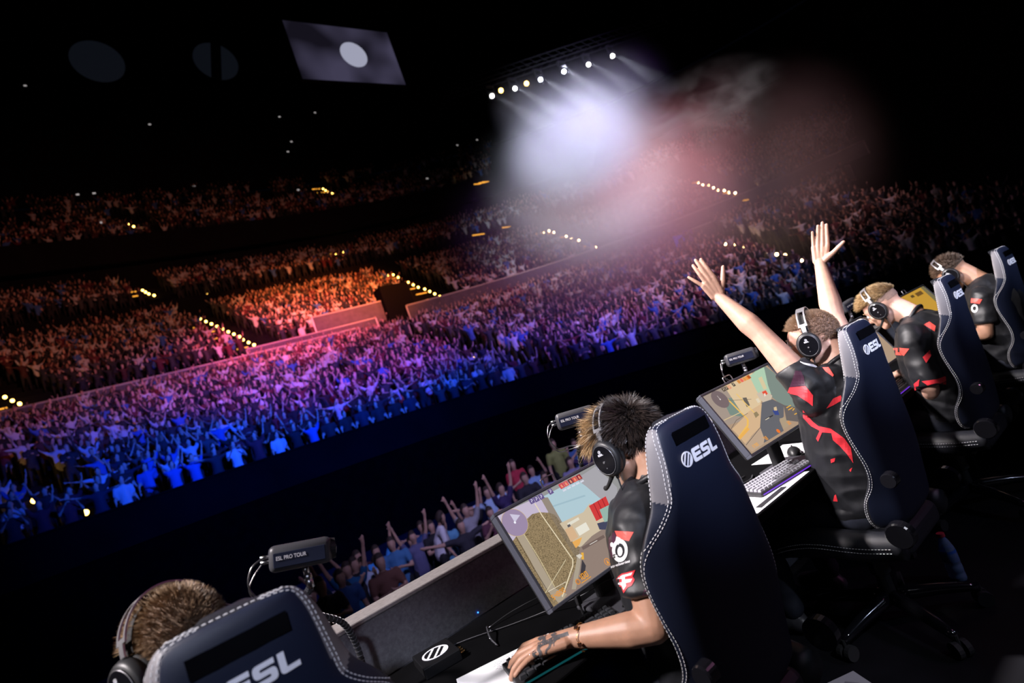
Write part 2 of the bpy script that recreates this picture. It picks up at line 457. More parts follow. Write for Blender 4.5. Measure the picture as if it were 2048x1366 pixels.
# ------------------------------------------------------------------ hanging screen, truss and lamps
def emissive(name, strength, attr='Col'):
    m = bpy.data.materials.new(name); m.use_nodes = True; nt = m.node_tree
    for n in list(nt.nodes): nt.nodes.remove(n)
    out = nt.nodes.new('ShaderNodeOutputMaterial'); e = nt.nodes.new('ShaderNodeEmission'); a = nt.nodes.new('ShaderNodeAttribute')
    a.attribute_name = attr; e.inputs[1].default_value = strength
    nt.links.new(a.outputs['Color'], e.inputs[0]); nt.links.new(e.outputs[0], out.inputs[0])
    return m
ys = 40.0
scr = thing('hanging_screen', 'big dim video screen hanging in the dark, showing a pale disc', 'screen', (24.2, ys, 34.0))
w2, h2 = 4.8, 2.7
bm = bmesh.new(); add_box(bm, (0, 0.16, 0), (w2 * 2 + .2, .3, h2 * 2 + .2), .04); bm_obj('housing', bm, scr, M['black'])
def screen_mat():
    m = bpy.data.materials.new('screen_picture'); m.use_nodes = True; nt = m.node_tree
    for n in list(nt.nodes): nt.nodes.remove(n)
    out = nt.nodes.new('ShaderNodeOutputMaterial'); e = nt.nodes.new('ShaderNodeEmission')
    tc = nt.nodes.new('ShaderNodeTexCoord'); nz = nt.nodes.new('ShaderNodeTexNoise'); nz.inputs['Scale'].default_value = 0.3; nz.inputs['Detail'].default_value = 0.6
    cr = nt.nodes.new('ShaderNodeValToRGB'); cr.color_ramp.elements[0].position = .38; cr.color_ramp.elements[0].color = (0.007, 0.006, 0.011, 1)
    cr.color_ramp.elements[1].position = .68; cr.color_ramp.elements[1].color = (0.05, 0.045, 0.082, 1)
    nt.links.new(tc.outputs['Object'], nz.inputs['Vector']); nt.links.new(nz.outputs['Fac'], cr.inputs[0]); nt.links.new(cr.outputs[0], e.inputs[0])
    nt.links.new(e.outputs[0], out.inputs[0]); return m
bm = bmesh.new(); add_box(bm, (0, 0, 0), (w2 * 2, .02, h2 * 2)); bm_obj('picture', bm, scr, screen_mat())
bm = bmesh.new(); add_cyl(bm, (0.6, -0.03, 0.0), (0.6, -0.012, 0.0), 1.22, seg=40)
bm_obj('picture_disc', bm, scr, mat('disc_glow', (0, 0, 0), 1, emit=(0.42, 0.43, 0.56), estr=0.8))
bm = bmesh.new()
for sx in (-4, 4): add_cyl(bm, (sx, .16, h2), (sx, .16, 66 - 34), 0.03, seg=6)
bm_obj('cable', bm, scr, M['steel'])
# two faint round projections in the upper left, put in as glowing discs
for (u, v, lab) in ((195, 122, 'faint round projection high in the dark at the far left'), (432, 122, 'faint round projection with a slash, left of the screen')):
    p = on_y(u, v, 52.0); bm = bmesh.new()
    t = thing('round_projection', lab, 'projected_disc', p)
    add_cyl(bm, (0, 0.1, 0), (0, 0, 0), 2.0, seg=36)
    bm_obj('disc', bm, t, mat('faint_disc', (0, 0, 0), 1, emit=(0.0035, 0.0045, 0.007), estr=1.0))
    if u > 300:
        bm = bmesh.new(); add_box(bm, (0, -0.03, 0), (0.9, 0.05, 4.2), 0, Matrix.Rotation(R(14), 4, 'Y')); bm_obj('slash', bm, t, M['black'])

HT = 13.5
lamps_px = [(984, 192), (1030, 177), (1081, 159), (1128, 143), (1177, 129), (1225, 112)]
tp = [on_z(u, v, HT) for u, v in lamps_px]
tr = thing('lighting_truss', 'dark lighting truss carrying the line of bright lamps', 'truss', (0, 0, 0))
a = tp[0].lerp(tp[-1], -0.35); b = tp[0].lerp(tp[-1], 1.5); bm = bmesh.new()
dv = (b - a).normalized(); sd = Vector((-dv.y, dv.x, 0)) * 0.2
for off in (sd + Vector((0, 0, .55)), -sd + Vector((0, 0, .55)), sd + Vector((0, 0, .95)), -sd + Vector((0, 0, .95))): add_cyl(bm, a + off, b + off, 0.03, seg=6)
n = 26
for i in range(n):
    p = a.lerp(b, i / n); q = a.lerp(b, (i + 1) / n)
    add_cyl(bm, p + sd + Vector((0, 0, .55)), q + sd + Vector((0, 0, .95)), 0.015, seg=5); add_cyl(bm, p - sd + Vector((0, 0, .95)), q - sd + Vector((0, 0, .55)), 0.015, seg=5)
bm_obj('lattice', bm, tr, M['black'])
M['lamp_white'] = mat('lamp_lens_white', (1, 1, 1), .5, emit=(1.0, 0.97, 0.92), estr=30)
M['lamp_blue'] = mat('lamp_lens_blue', (1, 1, 1), .5, emit=(0.75, 0.82, 1.0), estr=38)
names = ['leftmost of six', 'second from the left of six', 'third from the left of six, bluish', 'fourth from the left of six, bluish', 'fifth of six, set a little apart', 'rightmost of six, highest on the truss']
for i, p in enumerate(tp):
    t = thing('moving_head_lamp', 'bright stage lamp on the truss, ' + names[i], 'lamp', p, 0, 'bright lamps on the truss')
    aim = (CAM_LOC + Vector((9, 4, -2)) - p).normalized()
    bm = bmesh.new(); add_cyl(bm, -aim * .5, -aim * .02, .13, .17, 14); bm_obj('housing', bm, t, M['black'])
    bm = bmesh.new(); add_box(bm, (0, 0, .42), (.42, .14, .1), .02)
    for s in (-1, 1): add_box(bm, (s * .2, 0, .16), (.03, .1, .5), .01)
    bm_obj('yoke', bm, t, M['black'])
    bm = bmesh.new(); add_ball(bm, aim * .0, .085, 14, 8); bm_obj('lens', bm, t, M['lamp_blue'] if i in (2, 3) else M['lamp_white'])
for (u, v, lab) in ((1002, 181, 'tiny amber lamp between the first two bright lamps'), (1053, 167, 'tiny amber lamp between the second and third bright lamps')):
    o = bpy.data.objects.new('amber_lamp', LM); COL.objects.link(o); o.location = on_z(u, v, HT); tag(o, lab, 'lamp')
for (u, v, w_, lab) in ((956, 470, 1.6, 'amber light bar on the ledge left of the haze, brighter one'), (1012, 456, 1.2, 'amber light bar on the ledge left of the haze, fainter one')):
    p, _, _ = find_on(3, u, v, .3); bm = bmesh.new(); add_box(bm, (0, 0, 0), (w_, .08, .12), .03); o = bm_obj('light_bar', bm, None, M['amber_tread']); o.location = p; tag(o, lab, 'light')
# blue light tube at the upper right corner
tb = thing('light_tube', 'thin blue light tube at the upper right corner of the photo', 'light tube', on_y(2040, 60, 9))
bm = bmesh.new(); p0, p1, p2 = [on_y(u, v, 9) - tb.location for u, v in ((2060, 28), (2042, 38), (2038, 78))]
add_tube(bm, [p0, p1, p2], 0.02, 6, smooth=False); bm_obj('tube', bm, tb, mat('blue_tube', (0, 0, 0), .5, emit=(0.01, 0.03, 0.9), estr=0.5))
# blue banner in the hazy stand
p, _, _ = find_on(1, 1352, 497, 0.8)
bn = thing('banner', 'small blue banner held up in the hazy stand', 'banner', p)
bm = bmesh.new(); add_box(bm, (0.9, 0, .5), (1.5, .05, .95), .02); bm_obj('cloth', bm, bn, mat('banner_blue', (0.02, 0.05, 0.8), .8, emit=(0.02, 0.05, 0.8), estr=0.25))  # faint emission put into the cloth, standing in for light on it
bm = bmesh.new(); add_box(bm, (2.3, 0.02, .8), (1.4, .05, .95), .02); bm_obj('cloth', bm, bn, mat('banner_violet', (0.2, 0.08, 0.5), .8))
# phone screens glimmering in the dark of the upper tiers
M['phone'] = mat('phone_glow', (0.5, 0.5, 0.5), .5, emit=(0.8, 0.75, 0.75), estr=0.5)
bm = bmesh.new(); add_box(bm, (0, 0, 0), (.28, .03, .16), .01); PH = bpy.data.meshes.new('phone'); bm.to_mesh(PH); bm.free(); PH.materials.append(M['phone'])
for i, (u, v, w) in enumerate(((50, 171, 'far left under the round projection'), (179, 357, 'above the left end of the top tier'), (156, 389, 'just below the one above the left end'), (560, 233, 'left of the one under the screen'),
                (630, 226, 'directly under the screen'), (577, 303, 'lowest but one under the screen'), (584, 283, 'midway under the screen'), (298, 248, 'in the upper left, alone'), (379, 345, 'above the ledge, alone'),
                (202, 445, 'brightest at the left end of the top tier'), (920, 302, 'left of the bright haze'), (965, 300, 'nearest to the bright haze'), (854, 357, 'between the two lit ledges'), (595, 380, 'left of the amber step lights of the top tier'))):
    p, _, _ = find_on(5 if v < 330 else 4, u, v, 1.2); q = p
    o = bpy.data.objects.new('phone', PH); COL.objects.link(o); o.location = q
    tag(o, 'tiny phone glow, ' + w, 'phone')
# stage platform
bm = bmesh.new(); add_box(bm, (4, -0.6, -1.0), (20, 6.2, 2.0), .02); tag(bm_obj('floor_stage', bm, None, M['floor']), kind='structure')
# ------------------------------------------------------------------ spectators
def remesh(bm, voxel, smooth_it=3, fac=0.5, dec=None, name='tmp'):
    """one continuous skin round overlapping closed shapes"""
    bmesh.ops.triangulate(bm, faces=bm.faces)
    me = bpy.data.meshes.new(name); bm.to_mesh(me); bm.free()
    o = bpy.data.objects.new(name, me); COL.objects.link(o)
    r = o.modifiers.new('r', 'REMESH'); r.mode = 'VOXEL'; r.voxel_size = voxel; r.adaptivity = 0
    if smooth_it:
        s = o.modifiers.new('s', 'SMOOTH'); s.iterations = smooth_it; s.factor = fac
    if dec:
        dm = o.modifiers.new('d', 'DECIMATE'); dm.ratio = dec
    dg = bpy.context.evaluated_depsgraph_get(); dg.update()
    out = bpy.data.meshes.new_from_object(o.evaluated_get(dg))
    bpy.data.objects.remove(o); bpy.data.meshes.remove(me)
    out.name = name
    return out
def add_limb(bm, p0, p1, r0, r1, seg=10):
    """a tapered limb with round ends"""
    p0, p1 = Vector(p0), Vector(p1); L = (p1 - p0).length
    q = (p1 - p0).to_track_quat('Z', 'Y').to_matrix().to_4x4()
    rings = []
    prof = [(-r0 * .98, .2 * r0), (-r0 * .7, .714 * r0), (0, r0), (L, r1), (L + r1 * .7, .714 * r1), (L + r1 * .98, .2 * r1)]
    for z, r in prof:
        rings.append([bm.verts.new(p0 + q @ Vector((r * math.cos(2 * PI * k / seg), r * math.sin(2 * PI * k / seg), z))) for k in range(seg)])
    for i in range(len(rings) - 1):
        for k in range(seg): bm.faces.new((rings[i][k], rings[i][(k + 1) % seg], rings[i + 1][(k + 1) % seg], rings[i + 1][k]))
    bm.faces.new(list(reversed(rings[0]))); bm.faces.new(rings[-1])

def spectator_shapes(pose, sit=False, lean=0.0, s=1.0):
    """limb list: (kind, p0, p1, r0, r1); facing -Y (towards the stage), feet at z=0"""
    hip = 0.92 if not sit else 0.5
    out = []
    if sit:
        for sx in (-1, 1):
            out += [('trouser', (sx * .1, 0, hip), (sx * .12, -.42, hip), .085, .06), ('trouser', (sx * .12, -.42, hip), (sx * .12, -.42, .1), .058, .04), ('shoe', (sx * .12, -.40, .05), (sx * .12, -.56, .04), .05, .04)]
    else:
        for sx in (-1, 1):
            out += [('trouser', (sx * .1, 0, hip), (sx * .12, 0, .48), .095, .065), ('trouser', (sx * .12, 0, .48), (sx * .13, .02, .1), .062, .042), ('shoe', (sx * .13, .02, .05), (sx * .13, -.14, .04), .05, .04)]
    y = lambda z: -lean * (z - hip)
    out += [('shirt', (0, y(hip), hip + .02), (0, y(hip + .3), hip + .3), .15, .155), ('shirt', (-.1, y(hip + .42), hip + .42), (.1, y(hip + .42), hip + .42), .10, .10), ('shirt', (0, y(hip + .3), hip + .3), (0, y(hip + .48), hip + .46), .15, .10),
            ('skin', (0, y(hip + .5), hip + .5), (0, y(hip + .6), hip + .6), .05, .05),
            ('skin', (0, y(hip + .66) - .03, hip + .61), (0, y(hip + .7) - .025, hip + .69), .062, .074), ('skin', (0, y(hip + .66) - .10, hip + .65), (0, y(hip + .66) - .09, hip + .67), .012, .010), ('hair', (0, y(hip + .72) + .025, hip + .68), (0, y(hip + .74) - .0, hip + .745), .086, .076)]
    sh = hip + .46
    for i, sx in enumerate((-1, 1)):
        S = Vector((sx * .19, y(sh), sh)); el, ha = pose[i]
        E_ = S + Vector((sx * el[0], el[1], el[2])); H = E_ + Vector((sx * ha[0], ha[1], ha[2]))
        mid = S.lerp(E_, .6)
        out += [('shirt', S, mid, .066, .06), ('skin', S.lerp(E_, .4), E_, .046, .04), ('skin', E_, H, .04, .028), ('skin', H, H + (H - E_).normalized() * .12, .036, .026)]
        dn = (H - E_).normalized(); sdv = dn.cross(Vector((0, 1, 0.2))).normalized()
        out += [('skin', H + dn * .04, H + dn * .09 + sdv * .07, .018, .014)]
    return [(k, Vector(a) * s, Vector(b) * s, r0 * s, r1 * s) for k, a, b, r0, r1 in out]
UP = ((.10, -.06, .25), (.06, -.02, .26)); UPW = ((.20, -.04, .18), (.12, 0, .22)); OUT = ((.27, -.02, .05), (.25, -.05, .08))
DN = ((.06, .0, -.28), (.02, -.10, -.22)); CLAP = ((.05, -.10, -.24), (-.15, -.22, .08)); MOUTH = ((.08, -.12, -.2), (-.12, -.14, .2)); FWD = ((.1, -.2, .1), (.05, -.2, .12)); HEAD = ((.22, 0, .12), (-.2, -.02, .12))
POSES = {'both arms up': (UP, UP), 'arms spread wide': (UPW, UPW), 'left arm up': (UP, DN), 'right arm up': (DN, UP), 'clapping': (CLAP, CLAP), 'hands at the mouth': (MOUTH, MOUTH), 'arms out': (OUT, OUT), 'arms reaching forward': (FWD, UP),
         'hands on the head': (HEAD, HEAD), 'arms down': (DN, DN), 'one fist up': (UPW, CLAP)}
SKINS = [(.55, .33, .24), (.62, .40, .31), (.48, .28, .2), (.30, .17, .11), (.66, .45, .36)]
SHIRTS = [(.55, .55, .58), (.05, .05, .055), (.008, .008, .01), (.014, .014, .018), (.006, .006, .008), (.10, .01, .02), (.04, .12, .4), (.025, .025, .03), (.5, .5, .5), (.01, .014, .03), (.05, .01, .01), (.012, .012, .015), (.006, .006, .006)]
SHIRT_WORD = {0: 'white', 1: 'grey', 2: 'black', 3: 'black', 4: 'black', 5: 'red', 6: 'blue', 7: 'charcoal', 8: 'white', 9: 'navy', 10: 'red', 11: 'dark grey', 12: 'black'}
HAIRS = [(.03, .02, .015), (.06, .035, .02), (.16, .09, .045), (.3, .2, .1), (.02, .02, .02)]
KINDS = ['skin', 'shirt', 'trouser', 'shoe', 'hair']
def kind_of_points(co, shapes):
    best = np.full(len(co), 1e9); idx = np.zeros(len(co), int)
    for k, a, b, r0, r1 in shapes:
        a = np.array(a); b = np.array(b); d = b - a; L = max(float(d @ d), 1e-9)
        t = np.clip(((co - a) @ d) / L, 0, 1); q = a + t[:, None] * d
        dist = np.linalg.norm(co - q, axis=1) - (r0 + (r1 - r0) * t)
        w = dist < best; best = np.where(w, dist, best); idx = np.where(w, KINDS.index(k), idx)
    return idx
def spectator_mesh(shapes, voxel, dec, sm=2, name='person'):
    bm = bmesh.new()
    for k, a, b, r0, r1 in shapes: add_limb(bm, a, b, r0, r1, 8)
    me = remesh(bm, voxel, sm, .5, dec, name)
    co = np.empty(len(me.vertices) * 3); me.vertices.foreach_get('co', co); co = co.reshape(-1, 3)
    cen = np.array([p.center[:] for p in me.polygons])
    kf = kind_of_points(cen, shapes)
    me.polygons.foreach_set('material_index', kf.astype(np.int32))
    me.polygons.foreach_set('use_smooth', [True] * len(me.polygons))
    return me, co, kf
M['sp_skin'] = mat('spectator_skin', SKINS[0], .6)
M['sp_shirt'] = mat('spectator_shirt', (.5, .5, .5), .85, objcol=True)
M['sp_trouser'] = mat('spectator_trousers', (.008, .009, .012), .85)
M['sp_shoe'] = mat('spectator_shoe', (.2, .2, .2), .6)
M['sp_hair'] = mat('spectator_hair', (.04, .025, .018), .7)
def slots(me, skin=None, hair=None):
    for k in (skin or M['sp_skin'], M['sp_shirt'], M['sp_trouser'], M['sp_shoe'], hair or M['sp_hair']): me.materials.append(k)

# cheap continuous bodies for the far stands, all in ONE object because nobody could count them
variants = []
for nm, lean in (('both arms up', .05), ('arms spread wide', 0), ('left arm up', .1), ('right arm up', 0), ('clapping', .15), ('hands at the mouth', .1), ('arms out', 0), ('arms reaching forward', .2), ('one fist up', .1), ('both arms up', .2)):
    sh = spectator_shapes(POSES[nm], False, lean)
    sh = [q for q in sh if q[0] != 'shoe']
    me, co, kf = spectator_mesh(sh, .055, .22, 1)
    tri = []; tk = []
    me.calc_loop_triangles()
    for lt in me.loop_triangles: tri.append(lt.vertices[:]); tk.append(kf[lt.polygon_index])
    variants.append((co.copy(), np.array(tri), np.array(tk))); bpy.data.meshes.remove(me)
print('variant tris', [len(v[1]) for v in variants])

def in_frame(p, m=60):
    d = p - CAM_LOC; q = (_right.dot(d), _down.dot(d), _fwd.dot(d))
    if q[2] < 0.3: return None
    u = W_PX / 2 + F_PX * q[0] / q[2]; v = H_PX / 2 + F_PX * q[1] / q[2]
    return (u, v) if (-m < u < W_PX + m and -m < v < H_PX + m) else None
def near_aisle(k, p, w):
    for kk, a, b in AISLES:
        if kk != k: continue
        ab = Vector((b.x - a.x, b.y - a.y)); t = ((p.x - a.x) * ab.x + (p.y - a.y) * ab.y) / max(ab.length_squared, 1e-6)
        t = min(max(t, -.5), 1.5); q = Vector((a.x + ab.x * t, a.y + ab.y * t))
        if math.hypot(p.x - q.x, p.y - q.y) < w: return True
    return False
seats = []
for k in (1, 2, 3, 4):
    f, b, n = BLOCKS[k]
    for j in range(n):
        v = (j + .55) / n
        # walk along the row
        uu = np.linspace(-.2, .985, 1600); pts = [block_pt(k, u, v) for u in uu]
        acc = 0.0; last = pts[0]; nxt = 0.0
        for i in range(1, len(pts)):
            acc += (pts[i] - last).length; last = pts[i]
            if acc >= nxt:
                nxt = acc + .62 * rnd.uniform(.9, 1.15)
                p = pts[i].copy(); p.z = block_pt(k, uu[i], j / n).z
                px = in_frame(p + Vector((0, 0, 1)))
                if px is None: continue
                if rnd.random() > {1: .95, 2: .95, 3: .9, 4: .75}[k]: continue
                if near_aisle(k, p, {1: 1.0, 2: 1.3, 3: 1.5, 4: 1.5}[k]): continue
                if k == 2 and 780 < px[0] < 870 and 560 < px[1] < 690 and j < 5: continue
                if k == 2 and 640 < px[0] < 800 and j < 2: continue
                if px[0] > 1700 and px[1] < 390: continue
                if (k == 4 and px[0] > 980) or (k == 3 and px[0] > 1500) or (k == 2 and px[0] > 1750): continue
                if k == 4 and j > 6 and rnd.random() < .6: continue
                seats.append((k, j, p, uu[i], px))
print('spectators in the stands', len(seats))
near = [s for s in seats if s[0] == 1 and s[1] < 4 and s[4][0] < 1350]
near.sort(key=lambda s: (s[2] - CAM_LOC).length)
near = near[:235]
near_ids = {id(s) for s in near}
V_, T_, Cc = [], [], []
off = 0
for s in seats:
    if id(s) in near_ids: continue
    k, j, p, u, px = s
    co, tri, tk = variants[rnd.choice((0, 0, 1, 1, 2, 3, 4, 5, 6, 7, 8, 9, 0, 1))]
    face = math.atan2(p.x - 6, p.y) * .7 + rnd.uniform(-.3, .3); sc = rnd.uniform(1.0, 1.14)
    c, si = math.cos(-face), math.sin(-face)
    q = co * sc; q = np.stack([q[:, 0] * c - q[:, 1] * si + p.x, q[:, 0] * si + q[:, 1] * c + p.y, q[:, 2] + p.z - rnd.uniform(0, .12)], 1)
    V_.append(q); T_.append(tri + off); off += len(co)
    pal = np.array([rnd.choice(SKINS), rnd.choice(SHIRTS), (.008, .008, .01), (.1, .1, .1), tuple(c * .5 for c in rnd.choice(HAIRS))])
    Cc.append(pal[tk])
V_ = np.concatenate(V_); T_ = np.concatenate(T_); Cc = np.concatenate(Cc)
me = bpy.data.meshes.new('far_crowd')
me.vertices.add(len(V_)); me.vertices.foreach_set('co', V_.ravel())
me.loops.add(len(T_) * 3); me.loops.foreach_set('vertex_index', T_.ravel().astype(np.int32))
me.polygons.add(len(T_)); me.polygons.foreach_set('loop_start', np.arange(0, len(T_) * 3, 3, dtype=np.int32))
try: me.polygons.foreach_set('loop_total', np.full(len(T_), 3, dtype=np.int32))
except Exception: pass
ca = me.attributes.new('Col', 'FLOAT_COLOR', 'FACE')
ca.data.foreach_set('color', np.concatenate([Cc, np.ones((len(Cc), 1))], 1).ravel())
me.polygons.foreach_set('use_smooth', [True] * len(T_))
me.update(calc_edges=True)
print('far crowd tris', len(T_))
o = link('far_crowd', me, None, mat('far_crowd_cloth_and_skin', (.5, .5, .5), .75, attr='Col'))
tag(o, 'dense far crowd of thousands cheering in the stands', 'crowd', kind='stuff')

# the nearest rows of the first tier, one object for each spectator
NEAR = {}
for nm in POSES:
    me, co, kf = spectator_mesh(spectator_shapes(POSES[nm], False, .08), .04, .35, 1)
    slots(me); NEAR[nm] = me
rows_word = ['first', 'second', 'third', 'fourth']
for s in near:
    k, j, p, u, px = s
    nm = rnd.choice(['both arms up', 'both arms up', 'arms spread wide', 'left arm up', 'right arm up', 'clapping', 'hands at the mouth', 'arms out', 'arms reaching forward', 'one fist up'] if j else ['hands at the mouth', 'clapping', 'arms reaching forward', 'both arms up', 'arms out', 'arms down'])
    ci = rnd.randrange(len(SHIRTS))
    o = bpy.data.objects.new('person', NEAR[nm]); COL.objects.link(o)
    o.location = p - Vector((0, 0, rnd.uniform(0, .1))); o.rotation_euler = (0, 0, -math.atan2(p.x - 6, p.y) * .7 + rnd.uniform(-.3, .3)); o.scale = (1.06, 1.06, rnd.uniform(1.0, 1.12))
    o.color = (*SHIRTS[ci], 1)
    zone = 'far left' if px[0] < 230 else 'left' if px[0] < 480 else 'middle' if px[0] < 760 else 'right' if px[0] < 1000 else 'far right'
    tag(o, 'spectator in %s, %s, %s row of blue stand, %s' % (SHIRT_WORD[ci], nm, rows_word[j], zone), 'person', 'spectators in %s, %s, %s row, %s' % (SHIRT_WORD[ci], nm, rows_word[j], zone))
# ------------------------------------------------------------------ people on the arena floor just beyond the stage
FLOOR_Z = -2.0
FM = {}
def floor_mesh(nm, sit, lean):
    key = (nm, sit, lean)
    if key not in FM:
        me, co, kf = spectator_mesh(spectator_shapes(POSES[nm], sit, lean), .022, .5, 2)
        slots(me); FM[key] = me
    return FM[key]
def floor_person(u, v, nm, shirt, label, sit=False, lean=.05, y=None, rz=0.0, s=1.0):
    top = (.92 if not sit else .5) + .72
    if y is None:
        d = sight(u, v); y = (FLOOR_Z + top - CAM_LOC.z) * d.y / d.z
        if y < 4 or y > 19: y = 12
    p = on_y(u, v, y)
    o = bpy.data.objects.new('person', floor_mesh(nm, sit, lean)); COL.objects.link(o)
    z = p.z - top
    o.location = (p.x, p.y, z if (not sit or z > FLOOR_Z) else FLOOR_Z); o.rotation_euler = (0, 0, -math.atan2(p.x - 3, p.y) * .8 + rz); o.color = (*shirt, 1); o.scale = (s, s, s)
    if z > FLOOR_Z + .12:      # stands on a dark riser
        bm = bmesh.new(); add_box(bm, (0, 0, (FLOOR_Z - z) / 2), (.7, .7, z - FLOOR_Z), .01); b = bm_obj('riser', bm, None, M['black']); b.location = (p.x, p.y, z)
        tag(b, 'black riser under the spectator: ' + ' '.join(label.split()[:8]), 'riser')
    tag(o, label, 'person')
    return o
W_ = (.75, .74, .78); BL = (.10, .35, .75); DK = (.025, .025, .035)
floor_person(863, 1043, 'arms down', W_, 'spectator in baggy white tee and dark cap, turned sideways beyond the barrier', rz=R(75), lean=.25, s=1.03)
floor_person(1103, 885, 'arms down', (.30, .33, .10), 'bearded spectator in a green and yellow basketball vest, standing tallest at the right', y=10.3)
floor_person(1020, 919, 'arms down', (.55, .04, .08), 'spectator in a red waistcoat with white sleeves, hands on hips', y=11.0, s=.95)
floor_person(971, 981, 'arms out', (.45, .62, .9), 'spectator in pale blue shirt with both arms stretched wide', y=10.4)
floor_person(1046, 952, 'clapping', DK, 'spectator in dark tee with folded arms right of the red waistcoat', y=9.8)
floor_person(1060, 938, 'clapping', (.3, .5, .85), 'spectator in blue and white shirt behind the dark tee', y=10.8)
floor_person(1086, 950, 'hands at the mouth', (.3, .3, .5), 'bald spectator just above the gravel-wall monitor handle', y=10.0, sit=True)
floor_person(1137, 921, 'clapping', (.3, .28, .45), 'spectator in violet-grey top right of the basketball vest', y=9.8)
floor_person(1146, 884, 'arms down', (.08, .18, .45), 'spectator in blue shirt beside the dark-haired player’s camera', y=11.2)
floor_person(974, 1013, 'hands at the mouth', (.10, .03, .05), 'spectator in dark red top, hands up, left corner of the gravel-wall monitor', y=9.2, s=.95)
floor_person(918, 1047, 'arms out', DK, 'bearded spectator in black shirt looking up, one arm out, right of the white tee', y=9.4)
floor_person(883, 1046, 'clapping', (.12, .35, .55), 'spectator in teal shirt right behind the white tee', y=10.6)
floor_person(822, 1070, 'both arms up', (.12, .12, .25), 'spectator with both thin arms raised left of the white tee', y=10.8)
floor_person(746, 1090, 'right arm up', (.05, .35, .95), 'spectator in bright blue shirt with one arm up, above the sunglasses wearer', y=10.2, s=.95)
floor_person(758, 1126, 'clapping', (.16, .07, .05), 'spectator in brown jacket wearing sunglasses', y=8.6, sit=True, s=1.05)
floor_person(722, 1124, 'arms down', (.5, .6, .75), 'spectator in pale tee bending, left of the brown jacket', y=9.4, sit=True)
floor_person(636, 1166, 'clapping', DK, 'spectator in black tee with a yellow badge, below the lower left camera', y=8.0, sit=True)
floor_person(676, 1150, 'left arm up', (.03, .10, .30), 'spectator raising a hand right beside the lower left camera', y=8.6)
q = random.Random(11)
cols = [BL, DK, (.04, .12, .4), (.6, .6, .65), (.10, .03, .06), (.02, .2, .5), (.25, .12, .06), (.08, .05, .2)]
nfill = 0; CW = ['blue', 'black', 'deep blue', 'grey', 'dark plum', 'azure', 'brown', 'violet']
for i in range(44):
    t_ = q.random(); u = 560 + t_ * 620; base = 1250 - (u - 560) * .52
    v = base - q.uniform(25, 115)
    if v > 1240: continue
    ci = q.randrange(len(cols)); nm = q.choice(['clapping', 'hands at the mouth', 'arms down', 'one fist up', 'both arms up', 'left arm up', 'arms down', 'clapping', 'hands on the head'])
    y = q.uniform(8.0, 11.5)
    d = sight(u, v); z = on_y(u, v, y).z
    if z > -.2: continue
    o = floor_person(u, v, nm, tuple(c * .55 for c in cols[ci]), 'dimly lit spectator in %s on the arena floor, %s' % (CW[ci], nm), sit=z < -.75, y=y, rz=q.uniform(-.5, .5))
    o['group'] = 'dim floor crowd in %s, %s' % (CW[ci], nm); nfill += 1
print('floor filler', nfill)
# ------------------------------------------------------------------ stage materials
M['leather'] = mat('black_leatherette', (0.012, 0.013, 0.018), .45, bump=.25, bscale=900, spec=.5)
M['leather_rear'] = mat('blue_lit_leatherette', (0.006, 0.0095, 0.026), .5, bump=.2, bscale=900, spec=.4)  # the blue light on the chair rear is put into this colour
M['side'] = mat('grey_leatherette', (0.16, 0.15, 0.16), .5, bump=.3, bscale=900)
M['stitch'] = mat('white_thread', (0.75, 0.74, 0.76), .7)
M['logo'] = mat('white_print', (0.82, 0.82, 0.88), .5)
M['gloss'] = mat('glossy_black', (0.006, 0.006, 0.008), .12, spec=.7)
M['plastic'] = mat('black_plastic', (0.018, 0.018, 0.02), .45)
M['plastic_l'] = mat('dark_grey_plastic', (0.05, 0.05, 0.058), .4)
M['rubber'] = mat('black_rubber', (0.012, 0.012, 0.013), .8)
M['bezel'] = mat('monitor_bezel', (0.07, 0.075, 0.10), .45)
M['metal_band'] = mat('brushed_band', (0.42, 0.41, 0.43), .35, 0.7)
M['paper'] = mat('paper', (0.85, 0.85, 0.87), .8)
M['gold'] = mat('gold', (0.9, 0.55, 0.22), .25, 1.0)
M['chrome'] = mat('chrome', (0.7, 0.7, 0.74), .12, 1.0)
M['felt'] = mat('grey_felt', (0.13, 0.125, 0.135), .95, grain=.25, gscale=90, bump=.6, bscale=500, spec=.1)
M['felt_cap'] = mat('felt_cap', (0.24, 0.22, 0.215), .9, grain=.15, gscale=60, spec=.15)
M['desk'] = mat('black_desk', (0.0025, 0.0025, 0.003), .9, grain=.3, gscale=8, spec=.04)
M['red'] = mat('red_plastic', (0.7, 0.02, 0.015), .4)
M['led'] = mat('blue_led', (0, 0, 0), .5, emit=(.02, .15, 1.0), estr=6)
M['led_v'] = mat('violet_led', (0, 0, 0), .5, emit=(.25, .05, 1.0), estr=.7)
M['led_c'] = mat('cyan_led', (0, 0, 0), .5, emit=(.05, .7, .8), estr=.08)

# desk, barrier
bm = bmesh.new(); add_box(bm, (3.2, 1.615, .7275), (9.0, .65, .035), .006)
dk = thing('desk', 'long black gaming desk running in front of all the players', 'desk', (0, 0, 0)); bm_obj('tabletop', bm, dk, M['desk'])
for x in (-.5, .62, 1.8, 3.0, 4.2, 5.4):
    bm = bmesh.new(); add_box(bm, (x, 1.66, .355), (.04, .5, .71), .004); bm_obj('support_panel', bm, dk, M['plastic'])
bm = bmesh.new()
prof = [(1.948, .745), (1.952, .93), (2.05, .93), (2.09, .0), (2.0, .0), (1.96, .70)]
lo = [bm.verts.new((-1.5, y, z)) for y, z in prof]; hi = [bm.verts.new((8, y, z)) for y, z in prof]
for i in range(len(prof)): bm.faces.new((lo[i], lo[(i + 1) % 6], hi[(i + 1) % 6], hi[i]))
bm.faces.new(lo); bm.faces.new(list(reversed(hi))); bmesh.ops.recalc_face_normals(bm, faces=bm.faces)
